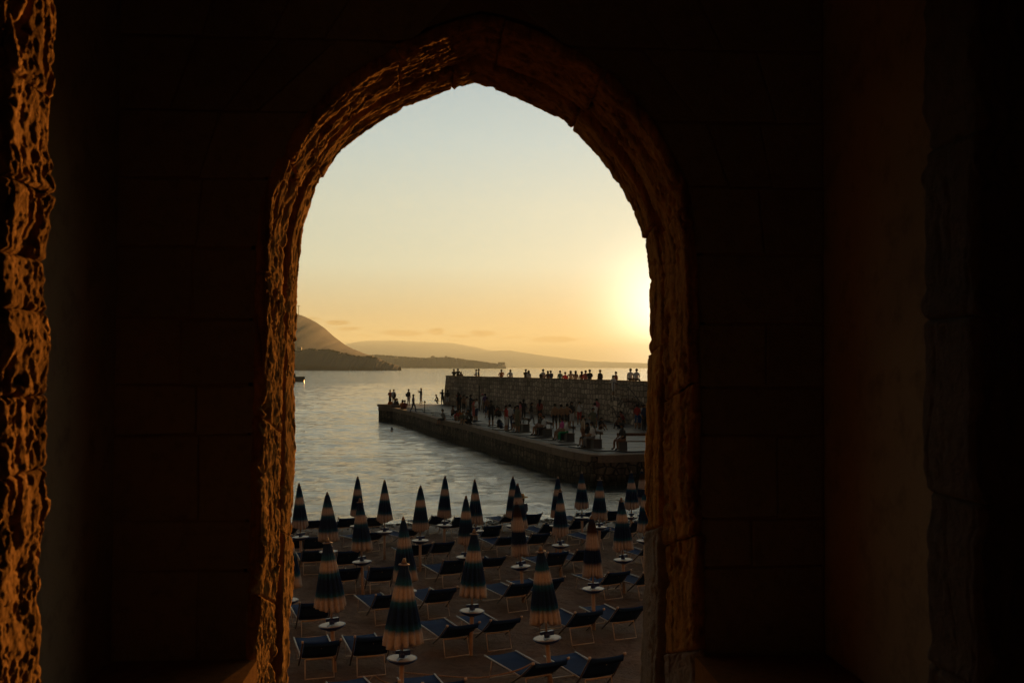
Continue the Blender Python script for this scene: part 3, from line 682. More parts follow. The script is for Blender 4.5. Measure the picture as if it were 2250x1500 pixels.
q = pj(865, 891, 'stand', A - .5, 'white', 'black', 'person in white top with a black backpack at the jetty tip', long_legs=True)
backpack(q.location + Vector((.12, -.22, .95)), A - .5, 'black', 'black backpack worn by the person in white at the jetty tip')
pj(858, 894, 'ground', A + .3, 'orange', 'brown', 'person in orange-brown sitting on the kerb at the jetty tip', lg=True)
pj(868, 894, 'ground', A - .5, 'black', 'black', 'person in black sitting on the ground right of the orange-brown sitter')
pj(884, 898.5, 'ground', A - .1, 'orange', 'brown', 'left one of the orange-clad couple sitting near the jetty tip', lg=True, skin='skindark')
pj(890, 899, 'ground', A + .2, 'darkred', 'brown', 'right one of the orange-clad couple sitting near the jetty tip')
q = pj(897.7, 891, 'stand', A - .7, 'black', 'white', 'person in black top and white shorts standing near the jetty tip')
backpack(q.location + Vector((-.22, -.12, 1.0)), A - 1, 'black', 'dark bag on the left shoulder of the person in white shorts', .8)
pj(908, 906, 'walk', A - 1.2, 'purple', 'navy', 'person in dark purple standing near the edge, in front of the others', long_legs=True)
pj(925, 887, 'phone', A + 1.0, 'grey', 'white', 'red-haired person in grey, alone, photographing the sea', hair='hairred', lg=True)
pj(963, 887, 'crouch', -1.4, 'black', 'black', 'person in black crouching at the edge left of the high wall', long_legs=True)
pj(972, 889, 'phone', A + .6, 'black', 'black', 'person in black raising a phone at the left end of the high wall', long_legs=True, lg=True)
pj(983, 891, 'stand', A, 'black', 'white', 'person in black shirt and white shorts under the wall corner')
pj(1007, 900, 'phone', A - .3, 'darkred', 'darkred', 'person in dark red with raised arms near the wall', lg=True)
pj(1009, 908, 'stand', A, 'black', 'black', 'person all in black standing in front of the one with raised arms', long_legs=True)
pj(1019, 909, 'cross', .5, 'brown', 'black', 'person in brown standing right of the one all in black', lg=True, sleeve=False)
pj(1026, 916, 'stand', 1.2, 'cream', 'grey', 'person in cream top left of the woman in coral', sleeve=False)
pj(1041, 925, 'stand', .9, 'coral', 'coral', 'woman in coral dress facing a man in white', lg=True, sleeve=False)
pj(1047, 926, 'cross', -1.2, 'white', 'navy', 'man in white shirt and dark shorts facing the woman in coral')
pj(1060, 903, 'walk', -.6, 'white', 'white', 'person in white with a pink cap walking below the wall', hat='pink', long_legs=True)
pj(1066, 907, 'stand', A, 'purple', 'black', 'person in dark purple just right of the pink-capped one', long_legs=True)
pj(975, 923, 'edge', -1.0, 'grey', 'black', 'person in grey sitting on the quay edge with legs hanging down')
pj(1002, 925, 'ground', .4, 'red', 'brown', 'person in red sitting on the paving, left of the seated group', lg=True)
pj(1011, 923, 'ground', -.4, 'orange', 'black', 'person in orange sitting in the middle of the seated group')
pj(1018, 929, 'edge', -.2, 'camo', 'camo', 'person in olive sitting on the quay edge, bare legs hanging')
pj(1029, 932, 'ground', -.9, 'grey', 'black', 'person in grey sitting at the right of the seated group')
pj(1079, 937, 'stand', A, 'black', 'black', 'stout person in black t-shirt and shorts seen from behind', scale=1.04)
q = on_z(1097, 939, DZ); backpack(q, .4, 'black', 'black rucksack lying on the paving between two groups', 1.3)
q = on_z(1101, 940, DZ); backpack(q, 1.4, 'navy', 'smaller dark rucksack lying beside the big black one', .9)
pj(1112, 948, 'stand', 1.0, 'red', 'white', 'long-haired woman in red top and white shorts', lg=True, sleeve=False)
pj(1120, 944, 'reach', A, 'white', 'navy', 'man in white t-shirt and dark trousers stretching out an arm', long_legs=True)
pj(1137, 951, 'stand', -.8, 'camo', 'camo', 'woman in grey-green dress in front of the outermost bench', lg=True, sleeve=False)
pj(1143, 935, 'hips', -1.5, 'pink', 'cream', 'person in pale pink bending an arm behind the outermost bench', lg=True, sleeve=False)
pj(1150, 925, 'stand', A, 'black', 'black', 'tall dark figure standing close to the high wall', long_legs=True, skin='skindark')
pb_sit(0, -.45, 'grey', 'black', 'person in a white cap sitting on the outermost bench', hat='white')
pb_sit(1, -.4, 'black', 'brown', 'woman in black sitting beside the man in a white shirt', hair='hairred', lg=True)
pb_sit(1, .25, 'white', 'black', 'man in white shirt and black trousers on a bench', long_legs=True)
pb_sit(2, -.35, 'magenta', 'brown', 'person in magenta top on the bench with green trousers beside')
pb_sit(2, .3, 'white', 'green', 'person in white top and green trousers on the bench', long_legs=True, shoes='white')
pj(1281, 980, 'stand', 1.2, 'cream', 'brown', 'woman in cream top and brown shorts standing by a bench', lg=True)
pb_sit(3, -.35, 'black', 'black', 'person in black sitting behind the woman in cream')
pb_sit(3, .35, 'white', 'grey', 'person in white top and patterned trousers near the quay corner', lg=True, long_legs=True)
pj(1303, 955, 'hips', .3, 'camo', 'camo', 'man in camouflage shirt standing behind the bench')
pj(1307, 940, 'phone', A, 'white', 'blue', 'person in white and blue with raised hands by the wall')
pj(1311, 924, 'stand', A, 'pink', 'brown', 'person in dull pink standing right against the wall')
for (px, py, lab, ps) in ((1219, 943, 'leftmost of the three shirtless men seen from behind', 'stand'), (1233, 941, 'middle one of the three shirtless men', 'cross'), (1246, 940, 'rightmost of the three shirtless men', 'hips')):
    pj(px, py, ps, A, 'skin', 'black', lab, shirtless=True)
pj(1256, 938, 'stand', .2, 'black', 'white', 'dark-haired woman in black with white skirt right of the shirtless men', lg=True)
pj(1273, 933, 'phone', -.3, 'white', 'red', 'person in white top and red shorts near the wall')
pj(1371, 936, 'crouch', -1.3, 'darkred', 'black', 'person in dark red crouching at the foot of the stair', long_legs=True, shoes='white')
pj(1400, 942, 'stand', A, 'red', 'blue', 'person in red top and blue shorts by the right jamb')
pj(1410, 942, 'cross', -.5, 'white', 'blue', 'person in white top and denim shorts right of the one in red', lg=True)
pb_sit(4, -1.15, 'black', 'brown', 'man in black t-shirt and cap alone on the long bench', hat='black', skin='skindark')
for a in [(1034, 911, 'cross', 1.1, 'black', 'black', 'person in black standing behind the cream-topped one', True), (1070, 918, 'stand', A + .5, 'brown', 'navy', 'person in brown far behind the stout one in black', False),
          (1090, 914, 'ground', .6, 'darkred', 'black', 'person in dark red sitting by the wall foot, left half', True), (1098, 916, 'ground', -.7, 'black', 'black', 'person in black sitting by the wall foot, left half', True),
          (1126, 924, 'crouch', .9, 'navy', 'black', 'person in navy crouching between the tall dark figure and the man in white', True), (1168, 934, 'walk', 1.3, 'black', 'grey', 'person in black walking below the middle of the wall', True),
          (1186, 930, 'stand', A - .4, 'darkred', 'black', 'person in dark red standing by the wall, left of the shirtless men', False), 
          
          (1290, 960, 'crouch', -.8, 'grey', 'black', 'person in grey crouching behind the cream-topped woman', True),
          (1318, 944, 'ground', .5, 'black', 'brown', 'person in black sitting by the wall, right of the camouflage shirt', False), 
          (1362, 941, 'ground', -.6, 'brown', 'black', 'person in brown sitting at the foot of the stair', True), (1415, 947, 'stand', .7, 'navy', 'black', 'person in navy half hidden by the right jamb', True),
          (992, 913, 'ground', 1.0, 'brown', 'black', 'person in brown sitting left of the seated group', True), (1037, 934, 'crouch', -1.3, 'black', 'black', 'person in black crouching at the right of the seated group', True),
          (875, 893, 'ground', -1.0, 'black', 'navy', 'person reclining in black between the tip sitters', True)]:
    pj(a[0], a[1], a[2], a[3], a[4], a[5], a[6], long_legs=a[7], lg=random.random() < .4, skin='skindark' if random.random() < .4 else 'skin')
# along the top of the wall
def pt(px, ps, rz, top, label, z=WALKZ, off=1.05, seat=False, **k):
    s2 = wall_s(px, off if not seat else 0.3); x, y = WP(s2, off if not seat else 0.3); k.setdefault('bottom', 'black'); bt = k.pop('bottom')
    return person((x, y, z), rz, ps, top, bt, label, group='people leaning and sitting along the wall top', **k)
pt(997, 'phone', A, 'black', 'person in black with raised phone at the left end of the wall top')
pt(1006, 'rail', A, 'black', 'tall dark figure second from the left on the wall top')
pt(1013, 'stand', A, 'brown', 'small child in brown on the wall top', scale=.86)
pt(1046, 'cross', -1.4, 'white', 'person in white facing one in black on the wall top')
pt(1051.5, 'stand', 1.4, 'black', 'person in black facing one in white on the wall top', scale=1.04)
pt(1101.5, 'rail', A, 'orange', 'person in an orange wrap on the wall top')
pt(1121, 'hips', 0.2, 'white', 'long-haired woman in white with one hand on her hip', lg=True)
pt(1155, 'phone', A - .3, 'black', 'man in black with raised arms on the wall top', scale=1.05)
pt(1161.5, 'stand', A + .4, 'white', 'person in white beside the man with raised arms', lg=True, scale=.97)
q = pt(1193, 'stand', A - .8, 'white', 'person in white carrying a black rucksack on the wall top', scale=1.04)
backpack(q.location + Vector((-.24, -.2, .95)), A - 1, 'black', 'black rucksack carried by a person in white on the wall top', 1.05)
pt(1203.5, 'cross', A, 'brown', 'person in brown right of the rucksack carrier', lg=True)
pt(1211, 'rail', A + .3, 'navy', 'person in navy blue on the wall top')
pt(1230.5, 'stand', A, 'teal', 'person in a pale teal shirt on the wall top')
pt(1242, 'bench', A, 'brightred', 'person in bright red sitting low on the wall top', z=WALKZ + .3)
pt(1254, 'rail', A, 'cream', 'long-haired person in cream on the wall top', lg=True)
pt(1264.5, 'stand', A, 'cream', 'person in cream and red stripes on the wall top', lg=True, sleeve=False)
pt(1278, 'stand', A, 'brown', 'long-haired person in dark brown left of one in pink', lg=True, scale=.97)
pt(1287, 'rail', A, 'coral', 'person in a coral pink shirt on the wall top')
pt(1295.5, 'cross', A, 'black', 'broad man in black right of the pink shirt', scale=1.07)
pt(1318, 'stand', A + .5, 'black', 'blond person in black, alone on the wall top', hair='hairblond')
pt(1353, 'stand', A + .9, 'darkred', 'person in dark red at the head of the stair')
s2 = wall_s(1347.5, -0.7); x, y = WP(s2, -0.7)
person((x, y, 3.553), .4, 'walk', 'white', 'white', 'woman in white shirt and shorts coming down the wall stair', lg=True, shoes='white', group=PJ)
pt(1384, 'edge', A - .5, 'white', 'left one of two people in white sitting on the wall top', z=WZ + .08, seat=True)
pt(1397.5, 'edge', A - .5, 'white', 'right one of two people in white sitting on the wall top', z=WZ + .08, seat=True)
# swimmer and the bather in a straw hat
q = on_z(861, 947, 0); person((q.x, q.y, -1.42), A, 'stand', 'skin', 'navy', 'swimmer with only the head above water below the jetty', shirtless=True)
q = on_z(1148, 1166, 0.05); person((q.x, q.y, 0.0), A + .4, 'bench', 'navy', 'red', 'person in a wide straw hat sitting at the water behind the stacked umbrellas', hat='straw', lg=True)

# ------------------------------------------------------------ beach umbrellas
def canopy_mat(name, stops):
    m, t, b = new_mat(name)
    co = t.add('ShaderNodeTexCoord').outputs['Object']; sz = t.add('ShaderNodeSeparateXYZ'); t.l.new(co, sz.inputs[0])
    f_ = t.math('DIVIDE', t.math('MULTIPLY', sz.outputs[2], -1.0), 1.2)
    f_ = t.math('ADD', f_, t.math('MULTIPLY', t.math('SUBTRACT', t.noise(co, 6, 3), 0.5), 0.03))
    c_ = t.ramp(f_, stops); n = t.noise(co, 25, 4)
    t.put(b.inputs['Base Color'], t.mix(1.0, c_, t.ramp(n, [(0.3, 0.85), (0.7, 1.1)]), 'MULTIPLY'))
    b.inputs['Roughness'].default_value = 0.85; b.inputs['Specular IOR Level'].default_value = 0.15
    bumped(t, b, t.noise(t.mapping(co, (8, 8, 2)), 1.0, 4), 0.4, 0.03)
    return m
nv, tl, cr = (0.007, 0.024, 0.082), (0.013, 0.095, 0.18), (0.46, 0.39, 0.35)
M['can'] = canopy_mat('umbrella_cloth', [(0.0, nv), (0.15, nv), (0.27, tl), (0.33, cr), (0.42, cr), (0.49, tl), (0.58, nv), (0.75, nv), (0.83, tl), (0.90, cr), (1.0, cr)])
M['can2'] = canopy_mat('umbrella_cloth_faded', [(0.0, nv), (0.10, (0.02, 0.014, 0.014)), (0.24, (0.05, 0.025, 0.02)), (0.33, cr), (0.50, cr), (0.57, nv), (0.78, nv), (0.88, cr), (1.0, cr)])
M['pole'] = flat('pole_paint', (0.42, 0.33, 0.27), 0.6); M['sleeve'] = flat('pole_sleeve', (0.38, 0.26, 0.19), 0.7)
M['capm'] = flat('cap_plastic', (0.20, 0.145, 0.11), 0.7); M['tabletop'] = flat('table_white', (0.42, 0.38, 0.35), 0.4, var=0.05); M['tableblue'] = flat('table_blue', (0.015, 0.03, 0.12), 0.35, var=0.1)
def canopy_mesh(seed, pleats, rb, flare, fold=0.0):
    rnd = random.Random(seed); b_ = MB(); seg = 96; rows = 26; ph = [rnd.uniform(0, 6.28) for _ in range(6)]
    for i in range(rows + 1):
        v_ = i / rows; z = -1.2 * v_
        Rr = 0.045 + (rb - 0.045) * (v_ ** (flare - .12)); dep = 0.10 + 0.36 * v_
        for q in range(seg):
            th = 2 * math.pi * q / seg
            pl = abs(math.sin(pleats * th / 2 + 0.35 * math.sin(th * 2 + ph[0]))) ** 0.6
            rr = Rr * (1 - dep + dep * pl * 1.25) * (1 + 0.05 * v_ * math.sin(3 * th + ph[1]))
            zz_ = z
            if v_ > 0.8: zz_ = z - (0.05 * pl + 0.035 * math.sin(2 * th + ph[2])) * (v_ - 0.8) / 0.2
            if fold and v_ > 0.6 and abs(th - fold) < 0.55:
                kk = (v_ - 0.6) / 0.4 * (1 - abs(th - fold) / 0.55); rr += 0.13 * kk; zz_ += 0.07 * kk
            b_.v.append((rr * math.cos(th), rr * math.sin(th), zz_))
    for i in range(rows):
        for q in range(seg): b_.face([i * seg + q, (i + 1) * seg + q, (i + 1) * seg + (q + 1) % seg, i * seg + (q + 1) % seg])
    # gathered hem turning in to the pole
    n0 = rows * seg; n1 = len(b_.v)
    for q in range(seg):
        x, y, z = b_.v[n0 + q]; b_.v.append((x * 0.45, y * 0.45, z - 0.03 + 0.03 * math.sin(q * 1.3)))
    for q in range(seg): b_.face([n0 + q, n1 + q, n1 + (q + 1) % seg, n0 + (q + 1) % seg])
    return b_.mesh('canopy', True)
CAN = [canopy_mesh(1, 16, 0.275, 0.9), canopy_mesh(2, 14, 0.27, 0.95), canopy_mesh(3, 18, 0.25, 0.85), canopy_mesh(4, 14, 0.28, 0.9, 5.6), canopy_mesh(5, 20, 0.235, 0.8), canopy_mesh(6, 12, 0.305, 0.95)]
for c_ in CAN[:4] + CAN[5:]: c_.materials.append(M['can'])
CAN[4].materials.append(M['can2'])
def mk(b_, name, mat, smooth=True):
    me = b_.mesh(name, smooth); me.materials.append(mat); return me
b_ = MB(); b_.lathe([(0.0, 0.062), (0.018, 0.06), (0.03, 0.025), (0.04, -0.01), (0.0, -0.015)], 12); CAPME = mk(b_, 'cap', M['capm'])
b_ = MB(); b_.lathe([(0.03, 0.0), (0.085, -0.015), (0.088, -0.022), (0.03, -0.012)], 16); RINGME = mk(b_, 'wind_ring', M['capm'])
b_ = MB(); b_.lathe([(0.03, -0.10), (0.09, -0.085), (0.2, -0.035), (0.232, -0.005), (0.232, 0.006), (0.222, 0.006), (0.2, 0.0), (0.0, 0.0)], 32); TUNDER = mk(b_, 'table_tray', M['tableblue'])
def lobe():
    b_ = MB(); n = 14
    for sgn in (-1, 1):
        pts = []
        for k in range(n + 1):
            th = -math.pi / 2 + math.pi * k / n; pts.append((0.205 * math.cos(th) * 1.0 + 0.008, 0.195 * math.sin(th)))
        pts += [(0.045, 0.10), (0.06, 0.0), (0.045, -0.10)]
        base_ = len(b_.v); pts = [(sgn * x, y) for x, y in pts]
        b_.v += [(x, y, 0.012) for x, y in pts]; b_.face([base_ + i for i in range(len(pts))][::sgn])
        m0 = len(b_.v); b_.v += [(x, y, 0.002) for x, y in pts]
        for i in range(len(pts)): b_.face([base_ + i, m0 + i, m0 + (i + 1) % len(pts), base_ + (i + 1) % len(pts)])
    return b_
TTOP = mk(lobe(), 'table_top', M['tabletop'], False)
b_ = MB(); b_.tube([(0, 0, 0.0), (0, 0, .05), (0, 0, .09)], [.045, .05, .03], 10); b_.box((0.05, 0, 0.07), (0.14, 0.07, 0.07)); b_.box((-0.06, 0.03, 0.075), (0.08, 0.04, 0.05)); CLAMP = mk(b_, 'clamp', M['tableblue'], False)
Z3 = Vector((0, 0, 1))
UH, TH_ = 2.3, 0.82
def umbrella(tip, lean_px, var, ring, label, rz, table=True, hgt=UH, yaw_t=0.0, size=1.0):
    # distance from the height of the tip above the sand
    d = ray(*tip); k = 20.0
    for _ in range(12):
        y = d.y * k; k = (sand_h(y) + hgt - CAM.z) / d.z
    top = CAM + d * k; gz = sand_h(top.y)
    lx = (lean_px + random.uniform(-5, 5)) * top.y / F
    basep = Vector((top.x + lx, top.y, gz))
    e = empty('beach_umbrella', basep); tag(e, label, 'umbrella', 'closed blue and cream umbrellas on the beach')
    axis = (top - basep); L = axis.length; ax = axis.normalized(); e.rotation_mode = 'QUATERNION'; e.rotation_quaternion = Z3.rotation_difference(ax)
    def ch(name, me, loc, rot=0, sc=1.0):
        o = bpy.data.objects.new(name, me); C.objects.link(o); o.parent = e; o.location = loc; o.rotation_euler = (0, 0, rot); o.scale = (sc,) * 3 if not hasattr(sc, '__len__') else sc; return o
    pb_ = MB(); pb_.tube([(0, 0, TH_ + .02), (0, 0, L - .02)], .018, 8); me = mk(pb_, 'pole', M['pole']); ch('pole', me, (0, 0, 0))
    pb_ = MB(); pb_.tube([(0, 0, -.3), (0, 0, TH_ - .08)], .04, 10); me = mk(pb_, 'sleeve', M['sleeve']); ch('sleeve', me, (0, 0, 0))
    ch('canopy', CAN[var], (0, 0, L - .04), rz, (size * random.uniform(.82, 1.0), size * random.uniform(.82, 1.0), size * random.uniform(.95, 1.03)))
    ch('cap', CAPME, (0, 0, L - .03))
    if ring: ch('wind_ring', RINGME, (0, 0, L - .045))
    if table:
        tt = ch('table_tray', TUNDER, (0, 0, TH_), yaw_t)
        o = bpy.data.objects.new('table_top', TTOP); C.objects.link(o); o.parent = tt
        ch('clamp', CLAMP, (0, 0, TH_ + .015), yaw_t + .6)
    return e
UM = [((657, 1063), 4, 1, 0, 'closed umbrella near the water, touching the left stone jamb'), ((719, 1083), 2, 0, 0, 'closed umbrella near the water, second from the left jamb'),
      ((786, 1048), 2, 2, 0, 'far closed umbrella half hidden behind a nearer one, left of centre'), ((845, 1056), 4, 1, 0, 'waterline umbrella standing fourth from the left, pole clear'),
      ((791, 1097), 8, 3, 1, 'closed umbrella overlapping a farther one, white table below it'), ((924, 1068), 4, 2, 0, 'closed umbrella in front of the sea, just left of the loneliest one'),
      ((978, 1047), -3, 2, 0, 'small distant umbrella standing alone before the sea'), ((1043, 1055), 6, 1, 0, 'waterline umbrella just right of a taller overlapping one near centre'),
      ((1024, 1091), 3, 2, 0, 'closed umbrella overlapping a waterline one near the centre'), ((886, 1138), 6, 3, 0, 'closed umbrella with a flared loose fold above the front one'),
      ((719, 1184), 22, 0, 1, 'big closed umbrella at left leaning over its round table'), ((888, 1230), -6, 5, 1, 'nearest and largest closed umbrella, tied by a rope'),
      ((1042, 1165), -6, 3, 1, 'closed umbrella with a turned-out hem corner in the centre'), ((1127, 1048), 4, 2, 0, 'farthest of the three umbrellas overlapping in a stack'),
      ((1137, 1063), 4, 1, 0, 'middle of the three umbrellas overlapping in a stack'), ((1135, 1104), 12, 4, 0, 'nearest of the three stacked umbrellas, with wide pale bands'),
      ((1226, 1048), -4, 2, 0, 'far umbrella peeking out behind a nearer one, right of centre'), ((1231, 1075), 5, 1, 1, 'umbrella with a pale cap ring hiding a farther one'),
      ((1278, 1037), 2, 1, 0, 'pale-banded umbrella against the dark water under the jetty'), ((1318, 1050), 2, 2, 1, 'umbrella against dark water with a white table at its foot'),
      ((1300, 1135), 4, 4, 0, 'finely pleated umbrella with a wide pale band at right'), ((1365, 1095), 6, 0, 1, 'broad umbrella at right above a round white table'),
      ((1387, 1036), 6, 1, 0, 'distant umbrella right of the others, below the jetty corner'), ((1410, 1032), 2, 4, 0, 'farthest umbrella at the right jamb, mostly hidden'),
      ((1418, 1069), 2, 1, 1, 'umbrella cut off by the right stone jamb'), ((1188, 1203), 20, 0, 1, 'second largest closed umbrella, right of the centre foreground'),
      ((628, 1150), 10, 3, 0, 'umbrella mostly hidden behind the left stone jamb')]
for i, (tip, lean, var, ring, lab) in enumerate(UM):
    umbrella(tip, lean, var, ring, lab, random.uniform(0, 6.28) if var != 3 else random.uniform(-0.3, 0.3), True, UH, random.uniform(-0.5, 0.5), 0.96 if tip[1] > 1130 else 0.93)

# ------------------------------------------------------------ sun loungers
M['fab'] = flat('lounger_fabric', (0.010, 0.032, 0.095), 0.9, var=0.2, scale=4, spec=0.1); M['alu'] = flat('lounger_aluminium', (0.62, 0.47, 0.36), 0.4, 0.0, var=0.1)
M['trim'] = flat('lounger_trim', (0.45, 0.45, 0.45), 0.6); M['alud'] = flat('lounger_arm', (0.12, 0.09, 0.075), 0.4, 0.3)
M['pad'] = flat('sunshade_cloth', (0.25, 0.24, 0.21), 0.9)
HW = 0.30
def fabric(pts_yz, hw, th=0.012, sag=0.015, nx_=6):
    b_ = MB(); n = len(pts_yz)
    for side in (0, 1):
        for (y, z) in pts_yz:
            for i in range(nx_ + 1):
                u = i / nx_ * 2 - 1; b_.v.append((u * hw, y, z - sag * (1 - u * u) - side * th))
    W_ = nx_ + 1; o_ = n * W_
    for k in range(n - 1):
        for i in range(nx_):
            b_.face([k * W_ + i, k * W_ + i + 1, (k + 1) * W_ + i + 1, (k + 1) * W_ + i]); b_.face([o_ + k * W_ + i + 1, o_ + k * W_ + i, o_ + (k + 1) * W_ + i, o_ + (k + 1) * W_ + i + 1])
    for k in range(n - 1):
        b_.face([k * W_, (k + 1) * W_, o_ + (k + 1) * W_, o_ + k * W_]); b_.face([k * W_ + nx_, o_ + k * W_ + nx_, o_ + (k + 1) * W_ + nx_, (k + 1) * W_ + nx_])
    for i in range(nx_):
        b_.face([i, o_ + i, o_ + i + 1, i + 1]); e_ = (n - 1) * W_; b_.face([e_ + i, e_ + i + 1, o_ + e_ + i + 1, o_ + e_ + i])
    return b_
seatz = 0.36
def lounger_parts(bt):                      # bt: (y, z) of the top of the backrest
    P_ = {}
    b_ = fabric([(0.04, seatz - .005), (0.3, seatz - .02), (0.7, seatz - .025), (1.0, seatz - .02), (1.28, seatz)], HW - .012); P_['seat'] = [mk(b_, 'seat', M['fab'])]
    y1, z1 = bt
    b_ = fabric([(0.0, seatz), (y1 * .35, seatz + (z1 - seatz) * .35 - .01), (y1 * .7, seatz + (z1 - seatz) * .7 - .01), (y1, z1), (y1 - .03, z1 - .02), (y1 * .93 - .03, z1 * .88)], HW - .012); P_['backrest'] = [mk(b_, 'backrest', M['fab'])]
    P_['side_rail'] = []
    for sx in (-1, 1):
        b_ = MB(); b_.tube([(sx * HW, 0.0, seatz - .01), (sx * HW, 1.3, seatz)], .014, 6); P_['side_rail'].append(mk(b_, 'side_rail', M['trim']))
    P_['back_arm'] = []
    for sx in (-1, 1):
        d = Vector((0, y1, z1 - seatz)).normalized()
        b_ = MB(); b_.tube([(sx * (HW + .012), -d.y * .38 , seatz - d.z * .30), (sx * (HW + .012), 0, seatz), (sx * (HW + .012), y1 * 1.03, seatz + (z1 - seatz) * 1.03)], .015, 6); P_['back_arm'].append(mk(b_, 'back_arm', M['alud']))
    P_['arm_knob'] = []
    for sx in (-1, 1):
        b_ = MB(); b_.tube([(sx * (HW + .0), y1 * 1.03, seatz + (z1 - seatz) * 1.03), (sx * (HW + .035), y1 * 1.03, seatz + (z1 - seatz) * 1.03 + .003)], .022, 8); P_['arm_knob'].append(mk(b_, 'arm_knob', M['alu']))
    w2 = 0.235
    b_ = MB(); b_.tube([(-w2, -.02, seatz - .04), (-w2 - .01, -.13, .02), (w2 + .01, -.13, .02), (w2, -.02, seatz - .04), (-w2, -.02, seatz - .04)], .013, 6); P_['rear_leg'] = [mk(b_, 'rear_leg', M['alu'])]
    b_ = MB(); b_.tube([(-.25, 1.12, seatz - .02), (-.25, 1.2, .0), (.25, 1.2, .0), (.25, 1.12, seatz - .02)], .012, 6); P_['front_leg'] = [mk(b_, 'front_leg', M['alu'])]
    b_ = MB(); b_.box((0, y1 * .8 - .045, seatz + (z1 - seatz) * .72), (.012, .008, .07)); P_['buckle'] = [mk(b_, 'buckle', M['trim'])]
    return P_
LV = [lounger_parts((-.36, .70)), lounger_parts((-.30, .74)), lounger_parts((-.40, .66))]
shade = fabric([(-.36, .72), (-.40, .86), (-.34, .97)], HW - .02); SHADE = mk(shade, 'sunshade', M['pad'])
def lounger(px, py, var, rz, label, shade_=False):
    v_ = LV[var]; bt = [(-.36, .70), (-.30, .74), (-.40, .66)][var]
    d = ray(px, py); k = 20.0
    for _ in range(12): y = d.y * k; k = (sand_h(y) + bt[1] - CAM.z) / d.z
    p = CAM + d * k
    off = Vector((-math.sin(rz) * bt[0], math.cos(rz) * bt[0]))
    e = empty('sun_lounger', (p.x - off.x, p.y - off.y, sand_h(p.y)), rz); tag(e, label, 'sun lounger', 'navy sun loungers in rows on the beach')
    for nm, mes in v_.items():
        for me in mes: o = bpy.data.objects.new(nm, me); C.objects.link(o); o.parent = e
    if shade_: o = bpy.data.objects.new('sunshade', SHADE); C.objects.link(o); o.parent = e
ROWS = [
 ('in the front row at the bottom edge', [(830, 1503), (976, 1497), (1210, 1452), (1334, 1441)]),
 ('in the second row from the front', [(707, 1408), (821, 1396), (1018, 1371), (1112, 1359), (1295, 1342), (1388, 1332)]),
 ('in the third row from the front', [(694, 1322), (858, 1304), (974, 1292), (1150, 1279), (1214, 1270), (1361, 1255), (1438, 1255)]),
 ('in the fourth row from the front', [(766, 1247), (840, 1244), (1000, 1229), (1087, 1223), (1227, 1212), (1290, 1206), (1440, 1195)]),
 ('in the fifth row from the front', [(690, 1208), (767, 1209), (926, 1195), (976, 1190), (1118, 1178), (1189, 1171), (1322, 1163)]),
 ('in the second row from the water', [(648, 1181), (693, 1178), (832, 1167), (912, 1159), (1082, 1154), (1213, 1149), (1278, 1141), (1404, 1145)]),
 ('in the row at the water', [(640, 1152), (688, 1142), (764, 1137), (826, 1135), (965, 1131), (1014, 1134), (1126, 1129), (1174, 1128), (1284, 1125), (1352, 1121)]),
]
ORD = ['first', 'second', 'third', 'fourth', 'fifth', 'sixth', 'seventh', 'eighth', 'ninth', 'tenth']
for phrase, items in ROWS:
    for i, (px, py) in enumerate(items):
        lab = f'{ORD[i]} navy sun lounger from the left, {phrase}'
        if i == len(items) - 1: lab = f'rightmost navy sun lounger {phrase}'
        rz = R(19) + random.uniform(-.09, .09) + (px - 1050) / 1050 * R(10)
        if 'water' in phrase and random.random() < .3: rz += R(20)
        var = random.choice([0, 0, 1, 2])
        lounger(px, py, var, rz, lab, shade_=(px == 1440 and py == 1195))
# rope between the front umbrella and a lounger
ropem = flat('rope_fibre', (0.34, 0.20, 0.11), 0.9, var=0.3, scale=60)
def rope(ptsd, label):
    P_ = [on_y(px, py, y) for px, py, y in ptsd]; out = []
    for i in range(len(P_) - 1):
        a = P_[max(i - 1, 0)]; b__ = P_[i]; c_ = P_[i + 1]; d = P_[min(i + 2, len(P_) - 1)]
        for k in range(8):
            u = k / 8; out.append(0.5 * ((2 * b__) + (c_ - a) * u + (2 * a - 5 * b__ + 4 * c_ - d) * u * u + (3 * b__ - a - 3 * c_ + d) * u ** 3))
    out.append(P_[-1]); b_ = MB(); b_.tube(out, 0.012, 6); tag(b_.build('rope', ropem, None, True), label, 'rope')
yb = 16.4
rope([(884, 1476, yb), (930, 1480, 16.2), (1000, 1486, 15.9), (1060, 1487, 15.7), (1120, 1476, 15.6), (1150, 1466, 15.6), (1170, 1455, 15.7)], 'long rope sagging from the nearest umbrella to a lounger')
rope([(800, 1504, 15.9), (812, 1493, 16.0), (822, 1484, 16.1), (838, 1494, 16.2), (860, 1500, 16.3), (884, 1497, yb)], 'short loose rope end left of the nearest umbrella pole')

